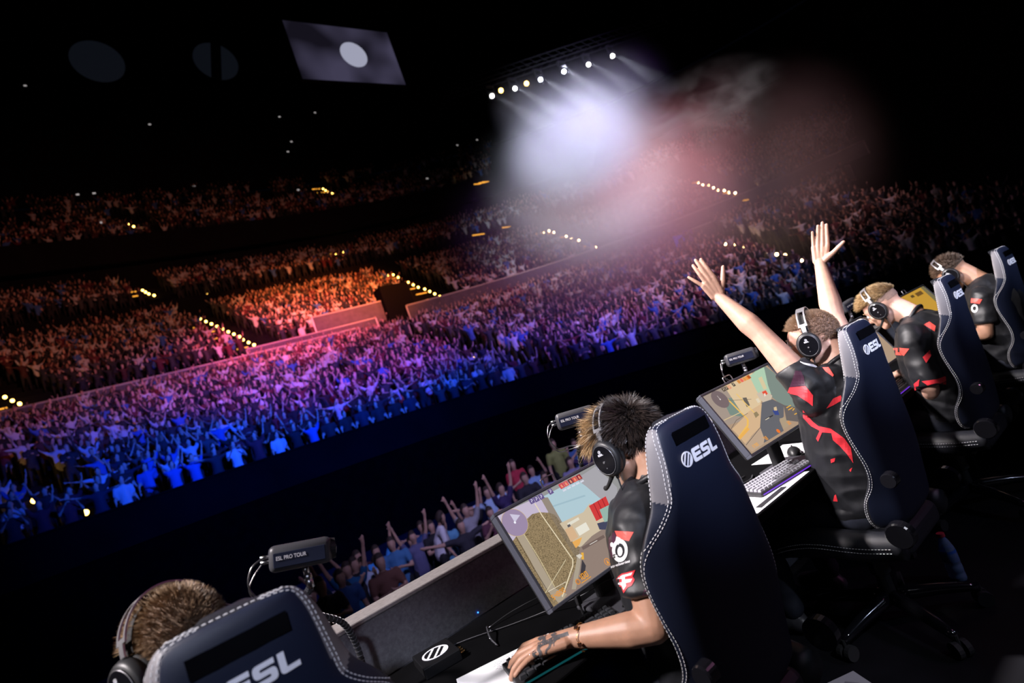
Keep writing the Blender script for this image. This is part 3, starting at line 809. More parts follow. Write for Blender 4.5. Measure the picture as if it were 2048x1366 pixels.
br = thing('barrier', 'long grey felt-covered barrier along the far side of the desk', 'barrier', (0, 0, 0)); bm_obj('panel', bm, br, M['felt'])
bm = bmesh.new(); add_box(bm, (3.25, 2.0, .9375), (9.5, .11, .016), .004); bm_obj('top_strip', bm, br, M['felt_cap'])

# ------------------------------------------------------------------ gaming chair
ST = [(1.262, .085, -.020, .085, -.006), (1.252, .108, -.03, .112, .0), (1.225, .121, -.038, .132, .005), (1.17, .130, -.042, .150, .010), (1.11, .136, -.038, .165, .016), (1.07, .142, -.032, .178, .020),
      (1.03, .165, -.024, .215, .028), (.985, .185, -.018, .242, .045), (.945, .196, -.012, .256, .056), (.89, .204, -.008, .262, .056), (.82, .206, -.005, .258, .046), (.745, .202, -.002, .250, .036), (.676, .196, .002, .244, .052),
      (.61, .190, .008, .238, .105), (.54, .185, .015, .232, .12), (.47, .175, .025, .215, .10)]
def section(s):
    z, wr, yr, wf, yf = s
    half = [(0, yr - .016), (wr * .55, yr - .013), (wr * .92, yr - .003), (wr + (wf - wr) * .35, yr + (yf - yr) * .28), (wf * .99, yr + (yf - yr) * .7), (wf, yf - .008), (wf - .015, yf + .004), (wf - .04, yf - .004), (wf - .06, yr + .055), (wr * .45, yr + .06), (0, yr + .055)]
    pts = [(x, y) for x, y in half] + [(-x, y) for x, y in half[-2:0:-1]]
    return [Vector((x, y, z)) for x, y in pts]
def chair_parts():
    P = {}
    # back shell
    bm = bmesh.new(); rings = []
    for s in ST: rings.append([bm.verts.new(p) for p in section(s)])
    n = len(rings[0])
    for j in range(len(rings) - 1):
        for i in range(n): bm.faces.new((rings[j][i], rings[j][(i + 1) % n], rings[j + 1][(i + 1) % n], rings[j + 1][i]))
    bm.faces.new(rings[0]); bm.faces.new(list(reversed(rings[-1])))
    bmesh.ops.recalc_face_normals(bm, faces=bm.faces)
    me = bpy.data.meshes.new('tmpc'); bm.to_mesh(me); bm.free()
    o = bpy.data.objects.new('tmpc', me); COL.objects.link(o); sb = o.modifiers.new('s', 'SUBSURF'); sb.levels = 3
    dg = bpy.context.evaluated_depsgraph_get(); me2 = bpy.data.meshes.new_from_object(o.evaluated_get(dg)); bpy.data.objects.remove(o)
    me2.name = 'backrest'; me2.materials.append(M['leather']); me2.materials.append(M['leather_rear']); me2.materials.append(M['side'])
    for p in me2.polygons:
        c = p.center; nrm = p.normal
        p.use_smooth = True
        lim = 1.065 + (c.y + .03) * .6
        if abs(nrm.x) > .5 and c.z > lim and abs(c.x) > .10 and c.z < 1.262: p.material_index = 2
        elif nrm.y < -.25: p.material_index = 1
    P['backrest'] = me2
    bv = BVHTree.FromPolygons([v.co for v in me2.vertices], [p.vertices[:] for p in me2.polygons])
    # stitching: dashes laid on the shell
    bm = bmesh.new()
    def dashes(path, dash=.0065, gap=.0045, w=.0009, bv=bv):
        path = catmull(path, 14); acc = 0; on = True; start = path[0]
        cum = [0]
        for a, b in zip(path[:-1], path[1:]): cum.append(cum[-1] + (b - a).length)
        def at(s):
            s = min(max(s, 0), cum[-1]); k = 0
            k = min(int(np.searchsorted(cum, s)), len(cum) - 1); k = max(k, 1)
            t = (s - cum[k - 1]) / max(cum[k] - cum[k - 1], 1e-9); return path[k - 1].lerp(path[k], t)
        s = 0
        while s < cum[-1]:
            a, b = at(s), at(s + dash)
            ra = bv.find_nearest(a); rb = bv.find_nearest(b)
            if ra[0] is not None:
                pa = ra[0] + ra[1] * .0008; pb = rb[0] + rb[1] * .0008
                if (pb - pa).length > 1e-4: add_cyl(bm, pa, pb, w, seg=4)
            s += dash + gap
    for sx in (-1, 1):
        main = [(sx * .05, -.03, 1.264), (sx * .098, -.032, 1.256), (sx * .118, -.038, 1.225), (sx * .127, -.041, 1.17), (sx * .137, -.036, 1.11), (sx * .145, -.030, 1.07), (sx * .178, -.012, 1.03), (sx * .228, .020, .985), (sx * .250, .038, .945), (sx * .262, .038, .89), (sx * .257, .028, .82), (sx * .248, .018, .745), (sx * .243, .034, .676), (sx * .237, .085, .61), (sx * .231, .10, .54), (sx * .212, .08, .475)]
        dashes(main)
        dashes([(sx * (abs(x) + .003), y + .012, z + (.006 if z > 1.2 else 0)) for x, y, z in main])
        dashes([(sx * .09, -.004, 1.258), (sx * .13, .001, 1.225), (sx * .150, .006, 1.17), (sx * .165, .012, 1.11), (sx * .178, .016, 1.075)])
    dashes([(-.085, -.022, 1.262), (0, -.026, 1.268), (.085, -.022, 1.262)])
    me = bpy.data.meshes.new('stitching'); bm.to_mesh(me); bm.free(); me.materials.append(M['stitch']); P['stitching'] = me
    # glossy slot
    bm = bmesh.new()
    for i in range(9):
        x = -.078 + .156 * i / 8
        y = -.055 - .003 * math.cos(x * 18) + .0006 * math.sin(i * 2.3)
        for z in (1.196, 1.230): bm.verts.new((x, y + (.0 if z < 1.22 else .002), z))
    bm.verts.ensure_lookup_table()
    fs = [bm.faces.new((bm.verts[2 * i], bm.verts[2 * i + 2], bm.verts[2 * i + 3], bm.verts[2 * i + 1])) for i in range(8)]
    bmesh.ops.solidify(bm, geom=fs, thickness=.006)
    bmesh.ops.recalc_face_normals(bm, faces=bm.faces)
    me = bpy.data.meshes.new('strap_slot'); bm.to_mesh(me); bm.free(); me.materials.append(M['gloss']); P['strap_slot'] = me
    # logo
    lg = logo_mesh('printed_logo', .036, .0012)
    for v in lg.vertices:
        x, z, t = v.co.x, v.co.y, v.co.z
        v.co = Vector((x - .036, 0, z + 1.134))
        hit = bv.ray_cast(Vector((v.co.x, -.4, v.co.z)), Vector((0, 1, 0)))
        v.co.y = (hit[0].y if hit[0] else -.055) - .0018 - t
    lg.materials.append(M['logo']); P['printed_logo'] = lg
    # seat
    bm = bmesh.new()
    add_box(bm, (0, .27, .415), (.36, .50, .10), .035, seg=4)
    me = bpy.data.meshes.new('seat_cushion'); bm.to_mesh(me); bm.free(); me.materials.append(M['leather']); P['seat_cushion'] = me
    bm = bmesh.new()
    for sx in (-1,):
        add_tube(bm, [(sx * .215, .02, .43), (sx * .235, .15, .44), (sx * .24, .33, .455), (sx * .235, .47, .44), (sx * .2, .54, .40)], [.05, .058, .06, .055, .04], 12, 6)
    me = bpy.data.meshes.new('seat_bolster'); bm.to_mesh(me); bm.free(); me.materials.append(M['leather']); me.polygons.foreach_set('use_smooth', [True] * len(me.polygons)); P['seat_bolster'] = me
    me_r = me.copy(); me_r.transform(Matrix.Scale(-1, 4, (1, 0, 0))); me_r.flip_normals(); P['seat_bolster.r'] = me_r
    bv2 = BVHTree.FromPolygons([v.co for v in me.vertices], [p.vertices[:] for p in me.polygons])
    bm = bmesh.new()
    for sx in (-1,):
        for dz in (0, .016): dashes([(sx * .27, .05, .445 - dz), (sx * .295, .17, .455 - dz), (sx * .30, .33, .472 - dz), (sx * .29, .45, .455 - dz), (sx * .25, .55, .415 - dz)], bv=bv2)
    me = bpy.data.meshes.new('seat_stitching'); bm.to_mesh(me); bm.free(); me.materials.append(M['stitch']); P['seat_stitching'] = me
    # hinge covers and knobs
    for nm, loc, r in (('hinge_cover', (-.292, -.01, .505), .048), ('recline_knob', (-.262, -.035, .70), .028)):
        bm = bmesh.new(); x, y, z = loc
        add_cyl(bm, (x, y, z), (x + .03, y, z), r, r * 1.02, 28); add_cyl(bm, (x - .006, y, z), (x, y, z), r * .9, r, 28)
        bm2 = bm; me = bpy.data.meshes.new(nm); bm2.to_mesh(me); bm2.free(); me.materials.append(M['gloss']); P[nm] = me
    bm = bmesh.new(); add_cyl(bm, (.262, -.01, .505), (.292, -.01, .505), .048, seg=28); me = bpy.data.meshes.new('hinge_cover'); bm.to_mesh(me); bm.free(); me.materials.append(M['gloss']); P['hinge_cover.r'] = me
    bm = bmesh.new(); add_box(bm, (0, .26, .345), (.22, .26, .05), .012); add_cyl(bm, (0, .26, .12), (0, .26, .33), .028, seg=16); add_cyl(bm, (0, .26, .22), (0, .26, .34), .04, seg=16)
    me = bpy.data.meshes.new('gas_lift'); bm.to_mesh(me); bm.free(); me.materials.append(M['plastic']); P['gas_lift'] = me
    for k in range(5):
        a = R(72 * k + 20); d = Vector((math.cos(a), math.sin(a), 0)); c = Vector((0, .26, 0))
        bm = bmesh.new(); add_tube(bm, [c + d * .03 + Vector((0, 0, .115)), c + d * .18 + Vector((0, 0, .10)), c + d * .32 + Vector((0, 0, .075))], [.032, .026, .018], 8, 4)
        me = bpy.data.meshes.new('base_arm'); bm.to_mesh(me); bm.free(); me.materials.append(M['gloss']); me.polygons.foreach_set('use_smooth', [True] * len(me.polygons)); P['base_arm.%d' % k] = me
        bm = bmesh.new(); w = c + d * .32; sd = Vector((-d.y, d.x, 0))
        for s in (-1, 1): add_cyl(bm, w + sd * s * .008 + Vector((0, 0, .03)), w + sd * s * .028 + Vector((0, 0, .03)), .03, seg=16)
        add_cyl(bm, w + Vector((0, 0, .03)), w + Vector((0, 0, .08)), .008, seg=8)
        me = bpy.data.meshes.new('caster'); bm.to_mesh(me); bm.free(); me.materials.append(M['rubber']); P['caster.%d' % k] = me
    return P
CH = chair_parts()
CHAIRS = []
def make_chair(x, y, rz, label, lift=0.0, tilt=0.0):
    t = thing('gaming_chair', label, 'chair', (x, y, 0), rz, 'black gaming chairs along the desk')
    for nm, me in CH.items():
        o = bpy.data.objects.new(nm.split('.')[0], me); COL.objects.link(o); o.parent = t
        if nm == 'stitching' or nm == 'seat_stitching': o['kind'] = 'stuff'
        if nm == 'printed_logo': o['label'] = 'white printed letters ESL with a slashed disc'
    t.rotation_euler = (tilt, 0, rz); t.location.z = lift
    CHAIRS.append(t); return t
make_chair(.10, 1.26, R(0), 'gaming chair nearest to the camera, cropped by the bottom edge of the photo', .03, R(5))
make_chair(1.205, 1.035, R(1), 'gaming chair right behind the tattooed player, second from the front')
make_chair(2.415, 1.035, R(0), 'gaming chair behind the player who raises both arms')
make_chair(3.62, 1.035, R(0), 'gaming chair behind the blond bespectacled player bending down')
make_chair(4.845, 1.035, R(-3), 'farthest gaming chair, cut by the right edge of the photo')

# ------------------------------------------------------------------ monitors
def srgb(r, g, b):
    f = lambda c: (c / 255 / 12.92) if c <= 10 else ((c / 255 + .055) / 1.055) ** 2.4
    return (f(r), f(g), f(b))
def game_mat():
    m = bpy.data.materials.new('screen_light'); m.use_nodes = True; nt = m.node_tree
    for n in list(nt.nodes): nt.nodes.remove(n)
    out = nt.nodes.new('ShaderNodeOutputMaterial'); e = nt.nodes.new('ShaderNodeEmission'); a = nt.nodes.new('ShaderNodeAttribute'); a.attribute_name = 'Col'
    tc = nt.nodes.new('ShaderNodeTexCoord'); v = nt.nodes.new('ShaderNodeTexVoronoi'); v.inputs['Scale'].default_value = 260
    mp = nt.nodes.new('ShaderNodeMapping'); mp.inputs['Rotation'].default_value = (0, .6, 0); mp.inputs['Scale'].default_value = (1, 1, 1.6)
    nt.links.new(tc.outputs['Object'], mp.inputs[0]); nt.links.new(mp.outputs[0], v.inputs['Vector'])
    r = nt.nodes.new('ShaderNodeMapRange'); r.inputs['From Min'].default_value = 0; r.inputs['From Max'].default_value = .9; r.inputs['To Min'].default_value = 1.7; r.inputs['To Max'].default_value = .25
    nt.links.new(v.outputs['Distance'], r.inputs['Value'])
    mx = nt.nodes.new('ShaderNodeMix'); mx.data_type = 'FLOAT'; mx.inputs[2].default_value = 1.0
    nt.links.new(a.outputs['Alpha'], mx.inputs[0]); nt.links.new(r.outputs[0], mx.inputs[3])
    sc_ = nt.nodes.new('ShaderNodeVectorMath'); sc_.operation = 'SCALE'; nt.links.new(a.outputs['Color'], sc_.inputs[0]); nt.links.new(mx.outputs[0], sc_.inputs['Scale'])
    nt.links.new(sc_.outputs[0], e.inputs[0]); e.inputs[1].default_value = 1.0; nt.links.new(e.outputs[0], out.inputs[0]); return m
M['game'] = game_mat()
MON_W, MON_H = .545, .322
def make_monitor(x, y0, z0, yaw, tilt, label, paint, red=True, desk_z=.745):
    t = thing('monitor', label, 'monitor', (x, y0, desk_z), yaw, 'tilted gaming monitors on the desk')
    P = Matrix.Translation((0, 0, z0 - desk_z)) @ Matrix.Rotation(-tilt, 4, 'X')      # panel frame: x across, z up the panel, -y to the player
    bm = bmesh.new(); W, H = MON_W, MON_H; b = .011
    for c, s in (((0, .0, b / 2), (W, .03, b)), ((0, .0, H - b / 2), (W, .03, b)), ((-W / 2 + b / 2, .0, H / 2), (b, .0299, H - 2 * b)), ((W / 2 - b / 2, .0, H / 2), (b, .0299, H - 2 * b))):
        add_box(bm, c, s, .002, P)
    bm_obj('bezel', bm, t, M['bezel'])
    bm = bmesh.new(); add_box(bm, (0, .018, H / 2), (W - .004, .02, H - .004), .006, P); add_box(bm, (0, .04, H / 2), (.24, .03, .2), .01, P)
    bm_obj('rear_shell', bm, t, M['plastic'])
    bm = bmesh.new(); bmesh.ops.create_grid(bm, x_segments=1, y_segments=1, size=.5)
    q = P @ Matrix.Translation((0, -.0085, H / 2)) @ Matrix.Rotation(R(90), 4, 'X') @ Matrix.Diagonal((W - 2 * b, H - 2 * b, 1, 1)); bmesh.ops.transform(bm, matrix=q, verts=bm.verts)
    # picture polygons
    me = bpy.data.meshes.new('screen'); verts, faces, cols = [], [], []
    y = -.0085; bm.free()
    world = Matrix.Translation((x, y0, desk_z)) @ Matrix.Rotation(yaw, 4, 'Z') @ P
    inv = world.inverted(); o_l = inv @ CAM_LOC
    HW, LO, HI = W / 2 - b, b, H - b
    def loc(u, v):
        d = inv.to_3x3() @ sight(u, v); s = (y - o_l.y) / d.y; p = o_l + d * s; return (p.x, p.z)
    def clip(poly):
        for ax, val, sg in ((0, -HW, 1), (0, HW, -1), (1, LO, 1), (1, HI, -1)):
            out = []
            for i in range(len(poly)):
                a, c = poly[i - 1], poly[i]; da = (a[ax] - val) * sg; dc = (c[ax] - val) * sg
                if (da >= 0) != (dc >= 0): tt = da / (da - dc); out.append((a[0] + (c[0] - a[0]) * tt, a[1] + (c[1] - a[1]) * tt))
                if dc >= 0: out.append(c)
            poly = out
            if not poly: break
        return poly
    layer = [0]
    def put(poly, col, tex=0.0):
        poly = clip(poly)
        if len(poly) < 3: return
        layer[0] += 1; yy = y - layer[0] * .00002
        from mathutils.geometry import tessellate_polygon
        tr = tessellate_polygon([[Vector((p[0], p[1], 0)) for p in poly]])
        k = len(verts)
        verts.extend([P @ Vector((p[0], yy, p[1])) for p in poly])
        for f in tr: faces.append([k + i for i in f]); cols.append((*srgb(*col), tex))
    paint(put, loc, HW, LO, HI)
    me.from_pydata([tuple(v) for v in verts], [], faces); ca = me.attributes.new('Col', 'FLOAT_COLOR', 'FACE')
    ca.data.foreach_set('color', np.array(cols).ravel()); me.update()
    link('screen', me, t, M['game'])
    # stand: post, red cable ring, foot, handle
    bm = bmesh.new(); add_box(bm, (0, .075, .105), (.07, .03, .20), .008); bm_obj('stand_post', bm, t, M['plastic'])
    bm = bmesh.new(); add_cyl(bm, (0, .068, .09), (0, .075, .09), .024, seg=24); bm_obj('red_ring', bm, t, M['red'])
    bm = bmesh.new(); add_box(bm, (0, .02, .008), (.20, .20, .014), .005); bm_obj('stand_foot', bm, t, M['plastic_l'])
    bm = bmesh.new(); a = P @ Vector((-.03, .03, H - .01)); c = P @ Vector((.03, .03, H - .01)); up = Vector((0, .01, .045))
    add_tube(bm, [a, a + up * .8, a + up + Vector((.008, 0, 0)), c + up - Vector((.008, 0, 0)), c + up * .8, c], .0028, 6, 3); bm_obj('handle', bm, t, M['steel'])
    return t
def stroke(put, pts, w, col, tex=0):
    for a, c in zip(pts[:-1], pts[1:]):
        a = Vector(a); c = Vector(c); n = Vector((-(c - a).y, (c - a).x)).normalized() * w / 2
        put([tuple(a + n), tuple(c + n), tuple(c - n), tuple(a - n)], col, tex)
def disc(put, c, r, col, n=28): put([(c[0] + r * math.cos(2 * PI * k / n), c[1] + r * math.sin(2 * PI * k / n)) for k in range(n)], col)
SEG = {'0': 'abcdef', '1': 'bc', '4': 'fgbc', '8': 'abcdefg', '7': 'abc', '$': 'afgcd', '?': 'abge', '2': 'abged', '3': 'abgcd', '5': 'afgcd', '6': 'afgedc', '9': 'abfgcd'}
def digits(put, s, x, z, h, col, gap=1.35):
    w = h * .52; t = h * .17
    L = {'a': ((0, h), (w, h)), 'b': ((w, h), (w, h / 2)), 'c': ((w, h / 2), (w, 0)), 'd': ((0, 0), (w, 0)), 'e': ((0, 0), (0, h / 2)), 'f': ((0, h / 2), (0, h)), 'g': ((0, h / 2), (w, h / 2))}
    for ch in s:
        for sg in SEG.get(ch, ''):
            (a0, b0), (a1, b1) = L[sg]; stroke(put, [(x + a0, z + b0), (x + a1, z + b1)], t, col)
        x += w * gap + t
def paint1(put, loc, HW, LO, HI):
    c = lambda *pp: [loc(960 + a / 4.018, 900 + b / 4.018) for a, b in pp]
    full = [(-HW, LO), (HW, LO), (HW, HI), (-HW, HI)]
    put(full, (150, 150, 150))
    put(c((60, 560), (485, 370), (600, 560), (380, 700), (300, 760), (200, 800)), (196, 184, 206))
    put(c((485, 385), (840, 200), (1010, 330), (1100, 480), (880, 520), (640, 590)), (176, 202, 212))
    put(c((560, 455), (840, 360), (850, 372), (566, 466)), (160, 188, 200))
    put(c((770, 235), (930, 130), (1100, 300), (1120, 500), (1000, 420), (850, 290)), (168, 166, 172))
    put(c((485, 385), (545, 380), (660, 580), (870, 820), (840, 900), (790, 1000), (745, 930), (560, 520)), (150, 138, 126))
    put(c((250, 750), (330, 640), (370, 560), (420, 515), (480, 500), (560, 505), (700, 640), (830, 850), (760, 1000), (640, 1220), (590, 1280)), (150, 130, 98), .75)
    put(c((545, 500), (600, 520), (800, 780), (850, 860), (790, 900)), (138, 122, 100), .45)
    put(c((640, 590), (830, 500), (880, 430), (1010, 540), (1100, 560), (1100, 640), (800, 780), (760, 760)), (206, 190, 164))
    put(c((765, 630), (850, 580), (882, 640), (800, 690)), (232, 228, 214))
    put(c((700, 590), (790, 540), (800, 560), (712, 612)), (226, 222, 206))
    put(c((680, 640), (740, 610), (790, 700), (730, 740)), (214, 178, 140))
    put(c((700, 605), (722, 594), (730, 612), (708, 624)), (96, 92, 96))
    put(c((800, 790), (900, 690), (1100, 560), (1200, 800), (1200, 900), (1080, 960), (640, 1230), (700, 1100), (790, 900)), (146, 128, 118))
    put(c((740, 740), (820, 700), (800, 760), (770, 790)), (232, 172, 92))
    put(c((875, 450), (1010, 372), (1062, 500), (935, 572)), (208, 62, 62))
    for k in (0.25, .5, .75):
        put(c((875 + 135 * k, 450 - 78 * k), (881 + 135 * k, 447 - 78 * k), (941 + 127 * k, 568 - 72 * k), (935 + 127 * k, 572 - 72 * k)), (160, 40, 46))
    put(c((940, 590), (1060, 560), (1060, 640), (960, 640)), (70, 72, 96))
    put(c((960, 480), (1040, 440), (1080, 560), (1000, 580)), (150, 180, 170))
    put(c((1060, 480), (1180, 420), (1230, 520), (1060, 620)), (226, 190, 140))
    put(c((290, 690), (350, 672), (480, 900), (600, 1110), (700, 1160), (640, 1240), (520, 1110), (400, 880)), (172, 158, 138))
    stroke(put, c((350, 672), (480, 880), (600, 1100)), .0022, (214, 200, 160))
    stroke(put, c((290, 700), (420, 930), (560, 1160)), .002, (86, 74, 60))
    stroke(put, c((440, 430), (500, 530), (745, 880), (745, 930), (660, 1180)), .0036, (230, 216, 184))
    stroke(put, c((690, 880), (525, 1150)), .0018, (216, 204, 170)); stroke(put, c((545, 1140), (690, 1060)), .0018, (226, 214, 190))
    put(c((780, 860), (815, 845), (800, 960), (770, 1120), (735, 1120)), (172, 160, 142))
    put(c((820, 880), (850, 930), (840, 1000), (800, 1040)), (64, 60, 66)); put(c((812, 825), (832, 825), (835, 880), (815, 880)), (232, 176, 70))
    put(c((770, 850), (800, 835), (822, 850), (800, 875)), (214, 208, 196))
    cc = loc(960 + 280 / 4.018, 900 + 583 / 4.018)
    disc(put, cc, .0445, (206, 178, 120)); disc(put, cc, .0432, (156, 138, 168))
    put([cc, (cc[0] + .0, cc[1] + .03), (cc[0] + .03, cc[1] + .012)], (206, 200, 222)); disc(put, cc, .004, (240, 240, 250), 10)
    for i, (a, b) in enumerate(((415, 410), (453, 395), (491, 376), (566, 335))):
        p = loc(960 + a / 4.018, 900 + b / 4.018); put([(p[0] - .009, p[1] - .009), (p[0] + .009, p[1] - .009), (p[0] + .009, p[1] + .009), (p[0] - .009, p[1] + .009)], (104, 88, 140))
        digits(put, '?', p[0] - .002, p[1] - .005, .010, (230, 226, 244))
    for i, (a, b) in enumerate(((655, 290), (690, 272), (727, 253), (760, 237), (795, 220))):
        p = loc(960 + a / 4.018, 900 + b / 4.018); put([(p[0] - .0098, p[1] - .009), (p[0] + .0098, p[1] - .009), (p[0] + .0098, p[1] + .009), (p[0] - .0098, p[1] + .009)], ((206, 74, 86), (214, 92, 96), (120, 60, 70), (214, 84, 74), (150, 44, 54))[i])
        put([(p[0] - .004, p[1] - .006), (p[0] + .005, p[1] - .006), (p[0] + .002, p[1] + .006), (p[0] - .003, p[1] + .004)], (232, 150, 120))
        put([(p[0] - .008, p[1] - .020), (p[0] + .008, p[1] - .020), (p[0] + .008, p[1] - .014), (p[0] - .008, p[1] - .014)], (214, 216, 230))
    put(c((815, 782), (990, 683), (1003, 705), (826, 806)), (116, 98, 92)); stroke(put, c((880, 762), (940, 728)), .002, (220, 214, 206))
    a = loc(960 + 815 / 4.018, 900 + 1050 / 4.018); digits(put, '100', a[0] - .004, a[1], .015, (242, 160, 40)); stroke(put, [(a[0] - .006, a[1] - .006), (a[0] + .036, a[1] - .006)], .002, (242, 160, 40))
    p = loc(960 + 785 / 4.018, 900 + 1060 / 4.018); disc(put, p, .0085, (224, 140, 50), 16); disc(put, p, .0058, (150, 120, 100), 16)
    a = loc(960 + 590 / 4.018, 900 + 1205 / 4.018); digits(put, '$4800', a[0], a[1], .012, (236, 150, 40))
    p = loc(960 + 1020 / 4.018, 900 + 900 / 4.018); disc(put, p, .0115, (228, 150, 70), 20); disc(put, p, .0095, (160, 130, 112), 20); put([(p[0] - .004, p[1] - .006), (p[0] + .004, p[1] - .006), (p[0], p[1] + .007)], (240, 160, 60))
def paint2(put, loc, HW, LO, HI):
    c = lambda *pp: [loc(1390 + a / 5.692, 700 + b / 5.692) for a, b in pp]
    put([(-HW, LO), (HW, LO), (HW, HI), (-HW, HI)], (176, 150, 126))
    put(c((60, 540), (340, 400), (420, 540), (560, 800), (330, 870)), (166, 150, 138))
    put(c((330, 560), (430, 540), (560, 700), (540, 760), (400, 740), (350, 640)), (124, 142, 132))
    put(c((330, 410), (640, 250), (800, 420), (760, 560), (740, 640), (640, 700), (560, 760)), (222, 196, 158))
    put(c((620, 300), (700, 230), (800, 190), (830, 330), (900, 480), (760, 560), (700, 460)), (176, 206, 178))
    put(c((720, 320), (760, 300), (820, 440), (780, 450)), (216, 200, 160))
    put(c((780, 170), (900, 260), (1230, 640), (1200, 720), (1000, 640), (880, 540), (830, 400)), (128, 142, 134))
    put(c((700, 500), (790, 450), (880, 520), (860, 580), (780, 600), (740, 560)), (206, 190, 170)); put(c((762, 478), (806, 458), (828, 500), (786, 524)), (226, 84, 60)); put(c((780, 500), (800, 492), (808, 520), (790, 530)), (236, 226, 210))
    put(c((540, 545), (585, 540), (625, 630), (590, 650)), (104, 98, 92)); put(c((690, 560), (720, 545), (745, 590), (716, 605)), (226, 212, 186))
    put(c((760, 600), (880, 560), (1010, 640), (1010, 760), (960, 800), (1010, 920), (780, 1060), (740, 880)), (104, 104, 110))
    put(c((960, 780), (1060, 760), (1080, 850), (1010, 900)), (176, 156, 130))
    put(c((880, 560), (1020, 630), (1200, 660), (1190, 820), (1040, 800), (1010, 640)), (110, 102, 100))
    put(c((610, 700), (760, 610), (750, 720), (740, 880), (640, 980), (580, 1080), (470, 950), (420, 900), (560, 760)), (214, 180, 142))
    put(c((560, 1080), (740, 880), (790, 1010), (780, 1070), (650, 1160)), (190, 164, 140))
    stroke(put, c((340, 530), (600, 790), (600, 860), (500, 1000)), .009, (240, 190, 96)); stroke(put, c((470, 500), (680, 720)), .006, (240, 198, 110))
    stroke(put, c((330, 800), (560, 690)), .003, (226, 200, 150)); stroke(put, c((580, 1085), (740, 885)), .002, (84, 74, 70)); stroke(put, c((340, 580), (640, 560)), .002, (120, 106, 90))
    stroke(put, c((410, 900), (470, 800), (600, 720)), .002, (110, 96, 84))
    stroke(put, c((500, 1010), (610, 890)), .012, (236, 178, 90)); put(c((665, 720), (700, 700), (730, 740), (690, 775)), (150, 132, 100))
    put(c((880, 690), (940, 680), (960, 740), (910, 740)), (62, 76, 140)); put(c((895, 655), (925, 645), (935, 690), (900, 690)), (216, 190, 150))
    put(c((795, 785), (885, 738), (888, 752), (800, 800)), (60, 56, 58)); stroke(put, c((800, 796), (845, 770)), .003, (226, 214, 190))
    for (a, b, a2, b2) in ((1040, 660, 1090, 630), (1060, 685, 1110, 655), (1110, 690, 1130, 665), (1130, 735, 1170, 715)): stroke(put, c((a, b), (a2, b2)), .004, (240, 180, 70))
    cc = loc(1390 + 285 / 5.692, 700 + 562 / 5.692); disc(put, cc, .0445, (122, 106, 108)); disc(put, cc, .004, (230, 220, 220), 10); stroke(put, [cc, (cc[0], cc[1] + .02)], .003, (200, 190, 186))
    for i, (a, b) in enumerate(((325, 452), (357, 436), (390, 424), (437, 395))):
        p = loc(1390 + a / 5.692, 700 + b / 5.692); put([(p[0] - .009, p[1] - .009), (p[0] + .009, p[1] - .009), (p[0] + .009, p[1] + .009), (p[0] - .009, p[1] + .009)], ((84, 70, 60), (84, 70, 60), (226, 150, 120), (84, 74, 66))[i]); digits(put, '?', p[0] - .002, p[1] - .005, .010, (236, 220, 190))
    for i, (a, b) in enumerate(((498, 362), (530, 347), (562, 333), (592, 320), (612, 308))):
        p = loc(1390 + a / 5.692, 700 + b / 5.692); put([(p[0] - .0098, p[1] - .009), (p[0] + .0098, p[1] - .009), (p[0] + .0098, p[1] + .009), (p[0] - .0098, p[1] + .009)], ((214, 140, 70), (236, 110, 90), (226, 150, 80), (236, 150, 70), (190, 90, 40))[i])
    a = loc(1390 + 800 / 5.692, 700 + 1035 / 5.692); digits(put, '78', a[0], a[1], .015, (246, 160, 40))
    a = loc(1390 + 670 / 5.692, 700 + 1115 / 5.692); digits(put, '$700', a[0], a[1], .011, (246, 170, 50))
    p = loc(1390 + 945 / 5.692, 700 + 925 / 5.692); disc(put, p, .01, (236, 120, 50), 14)
    a = loc(1390 + 1065 / 5.692, 700 + 855 / 5.692); digits(put, '30', a[0], a[1], .014, (246, 150, 40))
def paint3(put, loc, HW, LO, HI):
    put([(-HW, LO), (HW, LO), (HW, HI), (-HW, HI)], (196, 150, 58))
    put([(.02, HI - .02), (.15, HI - .02), (.15, HI - .05), (.02, HI - .05)], (110, 80, 40)); put([(.17, LO), (HW, LO), (HW, HI), (.2, HI)], (120, 112, 80)); put([(-HW, LO), (-.05, LO), (-.1, .2), (-HW, .25)], (140, 110, 60))
    put([(-.08, HI - .02), (-.02, HI - .02), (-.02, HI - .04), (-.08, HI - .04)], (90, 70, 40))
make_monitor(1.142, 1.411, .84, R(.5), R(25), 'tilted monitor in front of the tattooed player, showing a gravel wall and a red container', paint1)
make_monitor(2.288, 1.398, .88, R(-3.2), R(25), 'tilted monitor left of the cheering player, showing a tan street and a grey road', paint2)
make_monitor(3.51, 1.41, .87, 0, R(24), 'monitor mostly hidden behind the raised right arm of the cheering player', paint2)
make_monitor(4.70, 1.41, .87, 0, R(24), 'yellowish monitor seen right of the blond bespectacled player', paint3)

